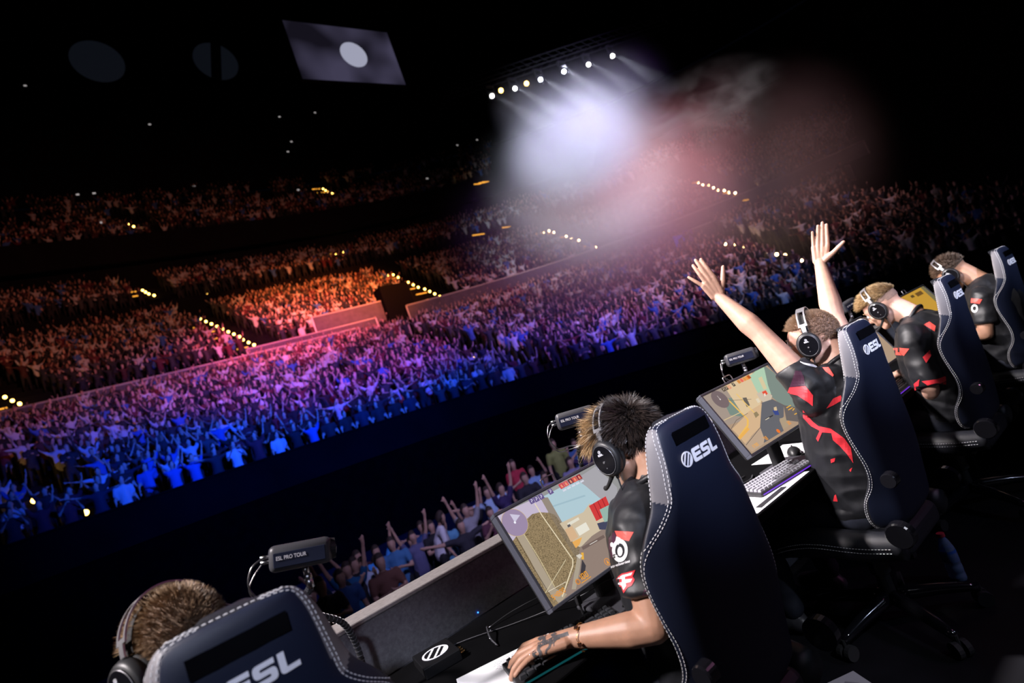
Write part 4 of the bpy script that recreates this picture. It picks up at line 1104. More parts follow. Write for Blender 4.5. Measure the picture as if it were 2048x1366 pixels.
# ------------------------------------------------------------------ player cameras on goosenecks
def make_cam(loc, rz, label, neck, cable=True, tilt=R(-8)):
    t = thing('player_camera', label, 'camera', loc, 0, 'boxy player cameras on goosenecks')
    Q = Matrix.Rotation(rz, 4, 'Z') @ Matrix.Rotation(tilt, 4, 'Y') @ Matrix.Rotation(R(-6), 4, 'X')
    bm = bmesh.new(); add_box(bm, (0, 0, 0), (.145, .06, .062), .014, Q, 3); bm_obj('housing', bm, t, M['plastic_l'], True)
    bm = bmesh.new(); add_box(bm, (-.003, -.031, -.004), (.118, .003, .034), .001, Q); bm_obj('front_plate', bm, t, mat('navy_plate', (.012, .016, .04), .35))
    me = text_mesh('lettering', 'ESL PRO TOUR', .0125, .0002, .82); o = link('lettering', me, t, M['logo'])
    o.matrix_local = Q @ Matrix.Translation((-.022, -.0335, 0.0)) @ Matrix.Rotation(R(90), 4, 'X')
    bm = bmesh.new(); add_cyl(bm, Q @ Vector((.07, 0, 0)), Q @ Vector((.082, 0, 0)), .026, .024, 24); bm_obj('lens_ring', bm, t, M['plastic'])
    bm = bmesh.new(); add_ball(bm, Q @ Vector((.078, 0, 0)), (.008, .019, .019), 16, 10, Q.to_3x3().to_4x4()); bm_obj('lens', bm, t, M['gloss'], True)
    bm = bmesh.new(); add_cyl(bm, (0, 0, -.05), (0, 0, -.03), .008, seg=12); add_ball(bm, (0, 0, -.058), .011, 12, 8); add_cyl(bm, (0, 0, -.085), (0, 0, -.06), .009, seg=12); bm_obj('ball_mount', bm, t, M['steel'], True)
    bm = bmesh.new(); pts = [Vector((0, 0, -.08))] + [Vector(p) - Vector(loc) for p in neck]
    add_tube(bm, pts, .0085, 10, 10); bm_obj('gooseneck', bm, t, M['rubber'], True)
    bm = bmesh.new(); pth = catmull(pts, 14)
    for i in range(2, len(pth) - 2, 2):
        d = (pth[i + 1] - pth[i - 1]).normalized() * .0016
        add_cyl(bm, pth[i] - d, pth[i] + d, .0098, seg=10)
    k = bm_obj('gooseneck_rib', bm, t, M['plastic_l']); k['kind'] = 'stuff'
    e = pts[-1]; bm = bmesh.new(); add_cyl(bm, e - Vector((0, 0, .03)), e + Vector((0, 0, .02)), .014, seg=16); add_box(bm, e - Vector((0, 0, .07)), (.05, .05, .08), .006); bm_obj('clamp', bm, t, M['plastic'])
    if cable:
        for j, (dy, r_) in enumerate(((0, .0022), (.012, .0018))):
            bm = bmesh.new(); s = Q @ Vector((-.072, dy, .008 - j * .012))
            add_cyl(bm, s, s + Q @ Vector((-.02, 0, 0)) * 1.0, .0045, seg=8)
            add_tube(bm, [s + Q @ Vector((-.015, 0, 0)), s + Vector((-.045, .0, -.01 - .01 * j)), s + Vector((-.06, .0, -.05)), s + Vector((-.035, 0, -.095)), s + Vector((.02, 0, -.105)), Vector((-.005, 0, -.105)) + Vector((0, dy, 0))], r_, 8, 8)
            bm_obj('cable', bm, t, M['steel'], True)
    return t
make_cam((.318, 1.53, 1.270), R(-13), 'boxy camera on a gooseneck at the lower left, with a white inscription', [(.305, 1.56, 1.16), (.33, 1.63, 1.10), (.40, 1.70, 1.03), (.43, 1.75, .95), (.436, 1.77, .85)], tilt=R(13))
make_cam((1.372, 1.60, 1.297), R(-38), 'boxy camera partly hidden behind the hair of the tattooed player', [(1.37, 1.64, 1.18), (1.40, 1.70, 1.08), (1.46, 1.76, .98), (1.47, 1.78, .85)], tilt=R(4))
make_cam((2.515, 1.60, 1.243), R(-50), 'boxy camera above the tan-street monitor, behind the raised left arm', [(2.51, 1.63, 1.13), (2.54, 1.70, 1.03), (2.60, 1.77, .95), (2.6, 1.78, .85)], tilt=R(2))
make_cam((3.83, 1.60, 1.25), R(-10), 'farthest boxy camera, just right of the raised right arm', [(3.83, 1.63, 1.13), (3.86, 1.70, 1.03), (3.9, 1.77, .95), (3.9, 1.78, .85)])

# ------------------------------------------------------------------ keyboards
def cap_mesh(w):
    bm = bmesh.new(); vs = add_box(bm, (0, 0, .0045), (w, .0165, .009), 0)
    for v in vs:
        if v.co.z > .005: v.co.x *= 1 - .004 / w * 1.2; v.co.y *= .74
    me = bpy.data.meshes.new('keycap'); bm.to_mesh(me); bm.free(); return me
def make_keyboard(loc, rz, label, capm, glow):
    t = thing('keyboard', label, 'keyboard', loc, rz)
    W = .36; D = .135
    bm = bmesh.new(); add_box(bm, (0, 0, .009), (W, D, .018), .004, Matrix.Rotation(R(4), 4, 'X')); bm_obj('keyboard_case', bm, t, M['plastic'])
    bm = bmesh.new(); add_box(bm, (0, -D / 2 - .001, .006), (W * .94, .003, .005), .001); bm_obj('light_strip', bm, t, glow)
    rows = [[1] * 15, [1] * 13 + [2, 0], [1.5] + [1] * 12 + [1.5, 0], [1.75] + [1] * 11 + [2.25, 0], [2.25] + [1] * 10 + [2.75, 0], [1.25, 1.25, 1.25, 6.25, 1.25, 1.25, 1.25, 1.25, 0]]
    cache = {}
    for j, row in enumerate(rows):
        x = -W / 2 + .012; yy = D / 2 - .018 - j * .0195 - (.004 if j else 0)
        tot = row + ([1, 1, 1] if j not in (3,) else [])
        for w in tot:
            if w == 0: continue
            ww = w * .0188 - .0022
            if x + ww > W / 2 - .004: break
            if w not in cache: cache[w] = cap_mesh(ww); cache[w].materials.append(capm)
            o = bpy.data.objects.new('keycap', cache[w]); COL.objects.link(o); o.parent = t
            o.location = (x + ww / 2, yy, .0185 + yy * .07); x += w * .0188
    return t
M['cap_dark'] = mat('keycap_black', (.035, .037, .042), .35)
M['cap_lit'] = mat('keycap_lit', (.33, .33, .37), .4)  # shine of the key light on the caps put into their colour
make_keyboard((.872, 1.385, .745), R(-16), 'black keyboard under the tattooed hand', M['cap_dark'], M['led_c'])
make_keyboard((2.12, 1.405, .7475), R(-9), 'keyboard with brightly lit keys and violet edge light in front of the cheering player', M['cap_lit'], M['led_v'])
make_keyboard((3.45, 1.38, .745), 0, 'keyboard below the blond bespectacled player', M['cap_dark'], M['led_v'])

# papers, boxes, small things on the desk
bm = bmesh.new(); add_box(bm, (.1485, -.105, .0006), (.297, .21, .0012)); p = bm_obj('paper_sheet', bm, None, M['paper']); p.location = (.632, 1.632, .7455); p.rotation_euler = (0, 0, R(-22))
tag(p, 'white sheet of handwritten notes under the tattooed hand', 'paper')
bm = bmesh.new(); q = random.Random(3)
for i in range(9):
    y0 = -.02 - i * .0095; x = .11 + q.uniform(0, .03)
    while x < .27 - i * .01:
        w = q.uniform(.004, .012); h = q.uniform(.001, .004)
        add_box(bm, (x, y0 + q.uniform(-.001, .001), .0014), (w, .0009, .0002)); add_box(bm, (x + w * .2, y0, .0014), (.0008, h, .0002)); x += w + .004
k = bm_obj('handwriting', bm, p, mat('ink', (.12, .12, .18), .8)); k['kind'] = 'stuff'
for (a, b, w, h, rz, lab) in ((1.90, 1.415, .30, .18, -6, 'white sheet lying left of the brightly lit keyboard'), (1.99, 1.338, .42, .075, 0, 'white sheet sticking out in front of the brightly lit keyboard'), (1.55, 1.86, .26, .12, 0, 'white sheet by the barrier behind the gravel-wall monitor'), (2.5, 1.55, .28, .21, -4, 'white sheet beneath the computer mouse')):
    bm = bmesh.new(); add_box(bm, (0, 0, .0006), (w, h, .0012)); o = bm_obj('paper_sheet', bm, None, M['paper']); o.location = (a, b, .7452 + .0003 * w); o.rotation_euler = (0, 0, R(rz)); tag(o, lab, 'paper')
bm = bmesh.new(); add_box(bm, (1.93, 1.325, .7485), (.20, .022, .002), 0); tag(bm_obj('cable_strip', bm, None, M['plastic']), 'flat black strip lying across the white sheet at the desk edge', 'strip')
# controller box
t = thing('control_box', 'black desk box with a white slashed disc on its lid', 'box', (.66, 1.80, .745), R(-10))
bm = bmesh.new(); add_box(bm, (0, 0, .017), (.122, .145, .034), .003); bm_obj('case', bm, t, mat('satin_black', (.006, .006, .007), .5, spec=.2))
lg = logo_mesh('disc_emblem', .078, .0008, True, False); o = link('disc_emblem', lg, t, M['logo']); o.location = (.0515, -.039, .0342)
for i in range(3):
    bm = bmesh.new(); add_cyl(bm, (.06, -.055 + i * .02, .016), (.073, -.055 + i * .02, .016), .005, seg=12); add_cyl(bm, (.073, -.055 + i * .02, .016), (.078, -.055 + i * .02, .016), .003, seg=8); bm_obj('connector', bm, t, M['gold'])
# computer mouse
t = thing('computer_mouse', 'black computer mouse behind the brightly lit keyboard', 'mouse', (2.46, 1.49, .7475), R(-60))
bm = bmesh.new(); vs = add_ball(bm, (0, 0, 0), (.032, .062, .038), 20, 14)
for v in vs: v.co.z = max(v.co.z, 0) * (1 - .25 * max(v.co.y, 0) / .062)
bm_obj('body', bm, t, M['plastic'], True)
bm = bmesh.new(); add_cyl(bm, (-.003, .03, .031), (.003, .03, .031), .006, seg=14); bm_obj('scroll_wheel', bm, t, M['rubber'])
# screw-like silver cable tie, cables
t = thing('twisted_cord', 'short twisted silver cord standing up beside the paper', 'cord', (.852, 1.75, .745))
bm = bmesh.new(); add_tube(bm, [(0, .03, .0), (-.02, .0, .03), (-.05, -.06, .02), (-.055, -.1, .005)], .003, 6, 8); bm_obj('core', bm, t, M['plastic_l'])
bm = bmesh.new(); pt = catmull([(0, .03, .0), (-.02, .0, .03), (-.05, -.06, .02), (-.055, -.1, .005)], 30); pr_ = []
for i, pnt in enumerate(pt): a = i * .9; pr_.append(pnt + Vector((math.cos(a), math.sin(a), 0)) * .0032)
add_tube(bm, pr_, .0012, 5, smooth=False); bm_obj('silver_strand', bm, t, M['chrome']); bm = bmesh.new(); add_cyl(bm, (0, .03, -.001), (0, .03, .004), .009, seg=16); bm_obj('cord_head', bm, t, M['chrome'])
def cable(label, pts, r=.0025, m=None):
    t = thing('cable', label, 'cable', pts[0]); bm = bmesh.new(); add_tube(bm, [Vector(p) - Vector(pts[0]) for p in pts], r, 6, 8)
    bm_obj('wire', bm, t, m or M['plastic_l'], True)
cable('thin cable curving from the twisted cord to the gravel-wall monitor', [(.72, 1.86, .75), (.80, 1.80, .752), (.90, 1.72, .75), (1.0, 1.62, .76), (1.06, 1.50, .79), (1.14, 1.46, .80), (1.24, 1.45, .775), (1.32, 1.5, .75)], .0016, M['plastic_l'])
cable('looped cable below the gravel-wall monitor by the sleeve', [(1.08, 1.36, .75), (1.05, 1.28, .82), (1.10, 1.24, .88), (1.16, 1.28, .90), (1.25, 1.38, .85), (1.35, 1.5, .76)], .003, M['plastic'])
cable('pair of cables behind the gravel-wall monitor', [(.86, 1.80, .75), (.95, 1.78, .76), (1.05, 1.74, .765), (1.2, 1.72, .75)], .002, M['steel'])
cable('cable bundle below the tan-street monitor', [(1.85, 1.62, .75), (1.95, 1.56, .77), (2.1, 1.52, .76), (2.2, 1.56, .75)], .004, M['plastic_l'])
cable('cable running back along the desk to the tan-street monitor', [(1.62, 1.7, .75), (1.8, 1.66, .755), (2.0, 1.62, .76), (2.2, 1.6, .75)], .003, M['plastic_l'])
t = thing('cable_plug', 'small black plug hanging under the gravel-wall monitor', 'plug', (1.03, 1.49, .79)); bm = bmesh.new(); add_box(bm, (0, 0, 0), (.018, .014, .03), .003); bm_obj('plug_body', bm, t, M['plastic'])
bm = bmesh.new(); add_cyl(bm, (0, 0, -.045), (0, 0, -.012), .004, seg=8); bm_obj('pin', bm, t, M['steel'])
for (u, v, z, lab, nm) in ((956, 1225, .80, 'tiny blue light glowing on the barrier side of the desk', 'led'), (1167, 1333, .62, 'tiny blue light glowing under the desk by the forearm', 'led'), (1309, 1304, .62, 'tiny red light glowing below the elbow', 'ledr')):
    p = on_y(u, v, 1.945) if v < 1300 and u < 1000 else on_z(u, v, z)
    bm = bmesh.new(); add_ball(bm, (0, 0, 0), .0028, 10, 6); o = bm_obj('indicator_light', bm, None, M['led'] if nm == 'led' else mat('red_led', (0, 0, 0), .5, emit=(1, .05, .02), estr=4)); o.location = p; tag(o, lab, 'light')
# things on the stage floor
t = thing('water_bottle', 'clear plastic water bottle with blue glints standing on the dark floor', 'bottle', (2.80, 1.18, 0))
bm = bmesh.new(); prof = [(0, .0), (.030, .0), (.033, .008), (.033, .03), (.030, .036), (.033, .042), (.033, .07), (.030, .076), (.033, .082), (.033, .12), (.030, .15), (.018, .185), (.0135, .192), (.0135, .205)]
rings = [[bm.verts.new((r * math.cos(2 * PI * k / 24), r * math.sin(2 * PI * k / 24), z)) for k in range(24)] for r, z in prof[1:]]
for a, b in zip(rings[:-1], rings[1:]):
    for k in range(24): bm.faces.new((a[k], a[(k + 1) % 24], b[(k + 1) % 24], b[k]))
bm.faces.new(list(reversed(rings[0])))
bm_obj('bottle_body', bm, t, mat('clear_plastic', (.35, .55, .9), .08, trans=.7), True)
bm = bmesh.new(); add_cyl(bm, (0, 0, .2), (0, 0, .215), .0155, seg=20); bm_obj('cap', bm, t, mat('bottle_cap', (.4, .03, .05), .5))
bm = bmesh.new(); add_cyl(bm, (0, 0, .09), (0, 0, .14), .0325, .0322, 24, False); bm_obj('bottle_label', bm, t, mat('blue_label', (.03, .12, .5), .5))
t = thing('floor_sheet', 'pale grey sheet lying on the stage floor at the bottom edge', 'paper', (1.9, 1.33, .002)); bm = bmesh.new(); add_box(bm, (0, 0, 0), (.22, .16, .002), 0, Matrix.Rotation(R(-30), 4, 'Z')); bm_obj('sheet', bm, t, mat('grey_paper', (.45, .45, .47), .8))
bm = bmesh.new(); add_box(bm, (.02, -.02, .002), (.09, .05, .001), 0, Matrix.Rotation(R(10), 4, 'Z')); bm_obj('printed_patch', bm, t, mat('patch_grey', (.25, .25, .27), .8))
# ------------------------------------------------------------------ players
M['skin'] = mat('skin_fair', (.62, .36, .27), .48, grain=.10, gscale=30, bump=.12, bscale=500, subs=.08)
M['skin_tan'] = mat('skin_tanned', (.44, .235, .155), .48, grain=.10, gscale=30, bump=.12, bscale=500, subs=.08)
M['jersey'] = mat('black_jersey', (.0085, .009, .012), .48, grain=.2, gscale=20, bump=.15, bscale=900, sheen=.04)
M['trouser'] = mat('dark_trousers', (.02, .024, .04), .7, grain=.2, gscale=40)
M['print_red'] = mat('red_print', (.75, .035, .05), .5)
M['print_coral'] = mat('coral_print', (.85, .10, .08), .5)
M['print_white'] = mat('white_sleeve_print', (.85, .85, .88), .5)
M['print_plum'] = mat('plum_print', (.055, .012, .035), .5)
M['lens_glass'] = mat('spectacle_lens', (.9, .9, .92), .05, alpha=.18)
M['wire'] = mat('spectacle_wire', (.35, .33, .33), .3, .9)
M['tattoo'] = mat('tattoo_ink', (.085, .08, .085), .6)

def reach(p0, u, v, L, far=True):
    """the point that the photograph shows at (u, v), a limb's length L from p0"""
    d = sight(u, v).normalized(); o = CAM_LOC - Vector(p0); b = 2 * o.dot(d); c = o.dot(o) - L * L
    D = b * b - 4 * c
    if D < 0: return CAM_LOC + d * (-b / 2)
    t = (-b + (1 if far else -1) * math.sqrt(D)) / 2
    return CAM_LOC + d * t
def head_matrix(c, pitch=0, yaw=0, roll=0):
    return Matrix.Translation(c) @ Matrix.Rotation(yaw, 4, 'Z') @ Matrix.Rotation(-pitch, 4, 'X') @ Matrix.Rotation(roll, 4, 'Y')
def add_head(bm, H):
    def ball(c, r): add_ball(bm, (0, 0, 0), r, 20, 14); vs = bm.verts[-(20 * 13 + 2):] ; return vs
    def B(c, r, rx=0):
        vs = add_ball(bm, (0, 0, 0), r, 22, 14, Matrix.Rotation(rx, 4, 'X')); bmesh.ops.translate(bm, vec=c, verts=vs); bmesh.ops.transform(bm, matrix=H, verts=vs)
    def Lm(a, b, r0, r1):
        add_limb(bm, H @ Vector(a), H @ Vector(b), r0, r1, 10)
    B((0, -.012, .035), (.074, .094, .084)); B((0, .035, .02), (.066, .062, .07)); B((0, .042, -.035), (.058, .052, .062)); B((0, .06, -.085), (.03, .028, .026))
    for s in (-1, 1):
        Lm((s * .058, -.005, -.045), (s * .05, .015, -.075), .018, .016); Lm((s * .05, .015, -.075), (s * .018, .066, -.095), .017, .016)
        B((s * .042, .062, -.018), (.022, .024, .02))          # cheekbone
        Lm((s * .045, .074, .03), (s * .012, .088, .028), .010, .010)   # brow
        B((s * .076, -.008, -.005), (.009, .018, .030), .2)      # ear
    Lm((0, .086, .018), (0, .108, -.018), .008, .010); B((0, .106, -.025), (.014, .013, .010)); B((.011, .098, -.027), (.009, .010, .008)); B((-.011, .098, -.027), (.009, .010, .008))
    B((0, .090, -.052), (.022, .012, .006)); B((0, .089, -.061), (.019, .012, .007)); B((0, .078, -.05), (.03, .02, .022))
def add_hand(bm, wrist, f, n, left=True, curl=(.25, .25, .3, .35), spread=(.14, .03, -.06, -.2), thumb=(.9, .25), s=1.0):
    """palm and five fingers: f finger direction, n direction the palm faces"""
    f = f.normalized(); n = (n - f * n.dot(f)).normalized(); t = n.cross(f) * (1 if left else -1)
    W = Vector(wrist)
    kn = []
    for i, (off, L) in enumerate(((.030, .092), (.010, .094), (-.010, .088), (-.028, .080))):
        k = W + (f * L + t * off) * s; kn.append(k)
        add_limb(bm, W + (t * off * .62 + f * .012) * s, k, .0155 * s, .0115 * s, 10)
    add_limb(bm, W + (t * .024 + f * .03) * s, W + (t * .016 + f * .075) * s, .014 * s, .012 * s, 10)
    lens = ((.042, .026, .022), (.047, .029, .023), (.043, .027, .022), (.033, .021, .019))
    tips = []
    for i, k in enumerate(kn):
        a = spread[i]; d = (f * math.cos(a) + t * math.sin(a)).normalized(); p = k; c = curl[i]; ang = c * .7; r = (.0108, .0110, .0104, .0090)[i] * s
        for j, L in enumerate(lens[i]):
            dd = d * math.cos(ang) + n * math.sin(ang); q = p + dd * L * s
            add_limb(bm, p, q, r * (1 - .09 * j), r * (1 - .09 * (j + 1)), 10); p = q; ang += c
        tips.append(p)
    b0 = W + (t * .020 + f * .018 + n * .006) * s; ta, tc = thumb
    d = (f * math.cos(ta) + t * math.sin(ta) + n * .18).normalized(); p1 = b0 + d * .045 * s
    d2 = (f * math.cos(ta - tc) + t * math.sin(ta - tc) + n * .25).normalized(); p2 = p1 + d2 * .034 * s; p3 = p2 + d2 * .028 * s
    add_limb(bm, b0, p1, .0165 * s, .0125 * s, 10); add_limb(bm, p1, p2, .012 * s, .0105 * s, 10); add_limb(bm, p2, p3, .0105 * s, .0085 * s, 10)
    return kn, tips
def join_meshes(name, meshes):
    bm = bmesh.new()
    for me in meshes: bm.from_mesh(me)
    out = bpy.data.meshes.new(name); bm.to_mesh(out); bm.free()
    for me in meshes: bpy.data.meshes.remove(me)
    return out
def hair_mesh(name, H, n, length, style, colors, seed=1, thick=.0011, segs=4):
    q = random.Random(seed); vs, fs, cols = [], [], []
    for i in range(n):
        while True:
            a = q.uniform(0, 2 * PI); z = q.uniform(-.75, 1); rr = math.sqrt(1 - z * z); d = Vector((rr * math.cos(a), rr * math.sin(a), z))
            ok, L, dirn, tint = style(d, q)
            if ok: break
        root = Vector((0, -.012, .035)) + Vector((d.x * .073, d.y * .093, d.z * .083))
        if d.y > .3: root = root.lerp(Vector((0, .035, .02)) + Vector((d.x * .066, d.y * .06, d.z * .069)), .0)
        nrm = Vector((d.x / .074, d.y / .094, d.z / .084)).normalized()
        L *= length * q.uniform(.75, 1.2)
        p = root.copy(); dr = (nrm * 1.15 + dirn * .8).normalized(); pts = [p.copy()]
        nz_ = noise.noise_vector(Vector((round(d.x * 9) / 9, round(d.y * 9) / 9, round(d.z * 9) / 9)) * 7.3 + Vector((seed, 0, 0))); cv = nz_ * .55 + Vector((q.gauss(0, .10), q.gauss(0, .10), q.gauss(0, .10))) + dirn * .4 + Vector((0, 0, -.10)); dr = (dr + nz_ * .35).normalized()
        for k in range(segs):
            p = p + dr * L / segs; dr = (dr + cv * .45).normalized()
            c0 = p - Vector((0, -.012, .035)); e = Vector((c0.x / .076, c0.y / .096, c0.z / .086))
            if e.length < 1.0: p = Vector((0, -.012, .035)) + Vector((e.x * .076, e.y * .096, e.z * .086)) / max(e.length, .3)
            pts.append(p.copy())
        sd = dr.orthogonal().normalized(); s2 = dr.cross(sd); k0 = len(vs); w = thick * q.uniform(.8, 1.3)
        for j, pt in enumerate(pts[:-1]):
            r = w * (1 - .75 * j / segs)
            for m_ in range(3): an = 2 * PI * m_ / 3; vs.append(H @ (pt + sd * r * math.cos(an) + s2 * r * math.sin(an)))
        vs.append(H @ pts[-1]); tip = len(vs) - 1
        c = colors(d, tint, q)
        for j in range(segs - 1):
            for m_ in range(3): fs.append((k0 + j * 3 + m_, k0 + j * 3 + (m_ + 1) % 3, k0 + (j + 1) * 3 + (m_ + 1) % 3, k0 + (j + 1) * 3 + m_)); cols.append(c)
        for m_ in range(3): fs.append((k0 + (segs - 1) * 3 + m_, k0 + (segs - 1) * 3 + (m_ + 1) % 3, tip)); cols.append(c)
    me = bpy.data.meshes.new(name); me.from_pydata([tuple(v) for v in vs], [], fs)
    ca = me.attributes.new('Col', 'FLOAT_COLOR', 'FACE'); ca.data.foreach_set('color', np.array([(*c, 1) for c in cols]).ravel()); me.update()
    return me
M['hair'] = mat('hair_strands', (.1, .08, .05), .42, attr='Col', spec=.5)
def cap_of_hair(H, fn, lift=1.02, col=(.05, .035, .025)):
    """close cropped base of the hair"""
    bm = bmesh.new(); bmesh.ops.create_uvsphere(bm, u_segments=48, v_segments=32, radius=1)
    dele = [f for f in bm.faces if not fn(f.calc_center_median().normalized())]
    bmesh.ops.delete(bm, geom=dele, context='FACES')
    for v in bm.verts:
        d = v.co.copy(); nz = 1 + .012 * noise.noise(d * 9)
        v.co = H @ (Vector((0, -.012, .035)) + Vector((d.x * .0745 * lift * nz, d.y * .0945 * lift * nz, d.z * .0845 * lift * nz)))
    me = bpy.data.meshes.new('hair_base'); bm.to_mesh(me); bm.free()
    return me

M['stitchgrey'] = mat('band_frame', (.30, .29, .31), .3, .6)
def make_headset(H, label, mic=True, s=1.0):
    t = thing('headset', label, 'headset', (0, 0, 0), 0, 'black gaming headsets on the players'); t.matrix_world = H
    def put(nm, bm, m, sm=False): return bm_obj(nm, bm, t, m, sm)
    for sx in (-1, 1):
        bm = bmesh.new(); Q = Matrix.Translation((sx * .098, .004, -.004)) @ Matrix.Rotation(sx * R(-6), 4, 'Z') @ Matrix.Rotation(R(90) * sx, 4, 'Y')
        # a stack of oval rings: cup, rim and plate
        def oval(bm, prof, seg=40, cap=True):
            rings = []
            for z, r in prof: rings.append([bm.verts.new(Q @ Vector((r * 1.18 * math.cos(2 * PI * k / seg), r * math.sin(2 * PI * k / seg), z))) for k in range(seg)])
            for a, b in zip(rings[:-1], rings[1:]):
                for k in range(seg): bm.faces.new((a[k], a[(k + 1) % seg], b[(k + 1) % seg], b[k]))
            if cap: bm.faces.new(list(reversed(rings[0]))); bm.faces.new(rings[-1])
        oval(bm, [(-.004, .040), (-.006, .044), (.006, .046), (.014, .044), (.020, .040)]); put('earcup', bm, M['plastic'], True)
        bm = bmesh.new(); oval(bm, [(-.022, .036), (-.022, .042), (-.012, .0445), (-.004, .042)]); put('cushion', bm, M['rubber'], True)
        bm = bmesh.new(); oval(bm, [(.0185, .0375), (.0225, .0365), (.0235, .033)], 40); put('outer_plate', bm, M['gloss'])
        bm = bmesh.new(); seg = 40
        pts = [Q @ Vector((.036 * 1.18 * math.cos(2 * PI * k / seg), .036 * math.sin(2 * PI * k / seg), .0228)) for k in range(seg)]
        for k in range(seg): add_cyl(bm, pts[k], pts[(k + 1) % seg], .0007, seg=5)
        put('rim_line', bm, M['metal_band'])
        if sx < 0:
            # small mark and letters on the plate
            Fm = Matrix.Translation((-.1225, .004, 0)) @ Matrix.Rotation(R(6), 4, 'Z') @ Matrix.Rotation(R(-90), 4, 'Z') @ Matrix.Rotation(R(90), 4, 'X')
            lg = logo_mesh('plate_letters', .0058, .0006, False, True); o = link('plate_letters', lg, t, M['logo']); o.matrix_local = Fm @ Matrix.Translation((-.009, .010, -.0006))
            lg = logo_mesh('plate_mark', .008, .0006, True, False); o = link('plate_mark', lg, t, M['logo']); o.matrix_local = Fm @ Matrix.Translation((.0053, .0175, -.0006))
            bm = bmesh.new(); add_cyl(bm, (-.1215, .004, -.010), (-.124, .004, -.010), .0032, seg=14); put('dial', bm, M['metal_band'])
            bm = bmesh.new(); add_cyl(bm, (-.1205, .004, -.028), (-.1228, .004, -.028), .0016, seg=10); put('screw', bm, M['metal_band'])
    # band: two rails with a slot, solid over the top
    def arc(a, ro=.097, rz=.112, y=0): return Vector((ro * math.cos(a), y, .032 + rz * math.sin(a)))
    bm = bmesh.new(); N = 40
    a0, a1 = R(4), R(176)
    def strip(bm, y0, y1, s0, s1, th=.0035, nn=20):
        rows = []
        for i in range(nn + 1):
            a = s0 + (s1 - s0) * i / nn; p = arc(a); nn_ = Vector((math.cos(a) * .122, 0, math.sin(a) * .1)).normalized() * th
            rows.append([bm.verts.new(q_) for q_ in (Vector((p.x, y0, p.z)), Vector((p.x, y1, p.z)), Vector((p.x, y1, p.z)) + nn_, Vector((p.x, y0, p.z)) + nn_)])
        for a_, b_ in zip(rows[:-1], rows[1:]):
            for k in range(4): bm.faces.new((a_[k], a_[(k + 1) % 4], b_[(k + 1) % 4], b_[k]))
        bm.faces.new(list(reversed(rows[0]))); bm.faces.new(rows[-1])
    strip(bm, -.017, -.011, R(22), R(158)); strip(bm, .011, .017, R(22), R(158))
    for s0, s1 in ((22, 27), (62, 118), (153, 158)): strip(bm, -.011, .011, R(s0), R(s1), nn=8)
    for s0, s1 in ((0, 22), (158, 180)): strip(bm, -.008, .008, R(s0), R(s1), nn=6)
    bmesh.ops.recalc_face_normals(bm, faces=bm.faces); put('headband', bm, M['metal_band'])
    bm = bmesh.new()
    def strip2():
        rows = []
        for i in range(31):
            a = R(12) + R(156) * i / 30; p = Vector((.088 * math.cos(a), 0, .030 + .098 * math.sin(a)))
            rows.append([bm.verts.new((p.x, y, p.z + dz)) for y, dz in ((-.014, 0), (.014, 0), (.014, .003), (-.014, .003))])
        for a_, b_ in zip(rows[:-1], rows[1:]):
            for k in range(4): bm.faces.new((a_[k], a_[(k + 1) % 4], b_[(k + 1) % 4], b_[k]))
    strip2(); bmesh.ops.recalc_face_normals(bm, faces=bm.faces); put('inner_strap', bm, M['rubber'])
    for sx in (-1, 1):
        bm = bmesh.new(); add_box(bm, (sx * .101, 0, .040), (.012, .026, .022), .004); put('yoke', bm, M['plastic'])
    # microphone and cable from the left cup
    bm = bmesh.new(); add_tube(bm, [(-.100, .012, -.045), (-.104, .03, -.062), (-.092, .065, -.078), (-.075, .095, -.083)], [.009, .006, .0055, .0075], 10, 6); put('microphone', bm, M['rubber'], True)
    bm = bmesh.new(); add_cyl(bm, (-.098, .004, -.048), (-.098, .006, -.066), .0065, .005, 12)
    add_tube(bm, [(-.098, .006, -.06), (-.100, .012, -.10), (-.098, .03, -.16), (-.08, .05, -.22), (-.06, .10, -.27)], .0022, 8, 8); put('headset_cable', bm, M['plastic'], True)
    return t
def make_glasses(H, label, drop=0):
    t = thing('glasses', label, 'glasses'); t.matrix_world = H
    for s in (-1, 1):
        c = Vector((s * .032, .108, .004 + drop)); bm = bmesh.new(); seg = 24
        pts = [c + Vector((.024 * math.cos(2 * PI * k / seg), -.004 * abs(math.cos(2 * PI * k / seg)), .019 * math.sin(2 * PI * k / seg))) for k in range(seg)]
        for k in range(seg): add_cyl(bm, pts[k], pts[(k + 1) % seg], .0010, seg=6)
        bm_obj('rim', bm, t, M['wire'])
        bm = bmesh.new(); v = [bm.verts.new(p) for p in pts]; bm.faces.new(v); bm_obj('glass', bm, t, M['lens_glass'])
        bm = bmesh.new(); add_tube(bm, [c + Vector((s * .024, -.003, .008)), Vector((s * .070, .085, .01)), Vector((s * .078, .02, .006)), Vector((s * .078, -.01, -.004))], .0012, 6, 6); bm_obj('temple', bm, t, M['wire'])
    bm = bmesh.new(); add_tube(bm, [(-.009, .107, .010 + drop), (0, .112, .013 + drop), (.009, .107, .010 + drop)], .0012, 6, 4); bm_obj('bridge', bm, t, M['wire'])
    return t

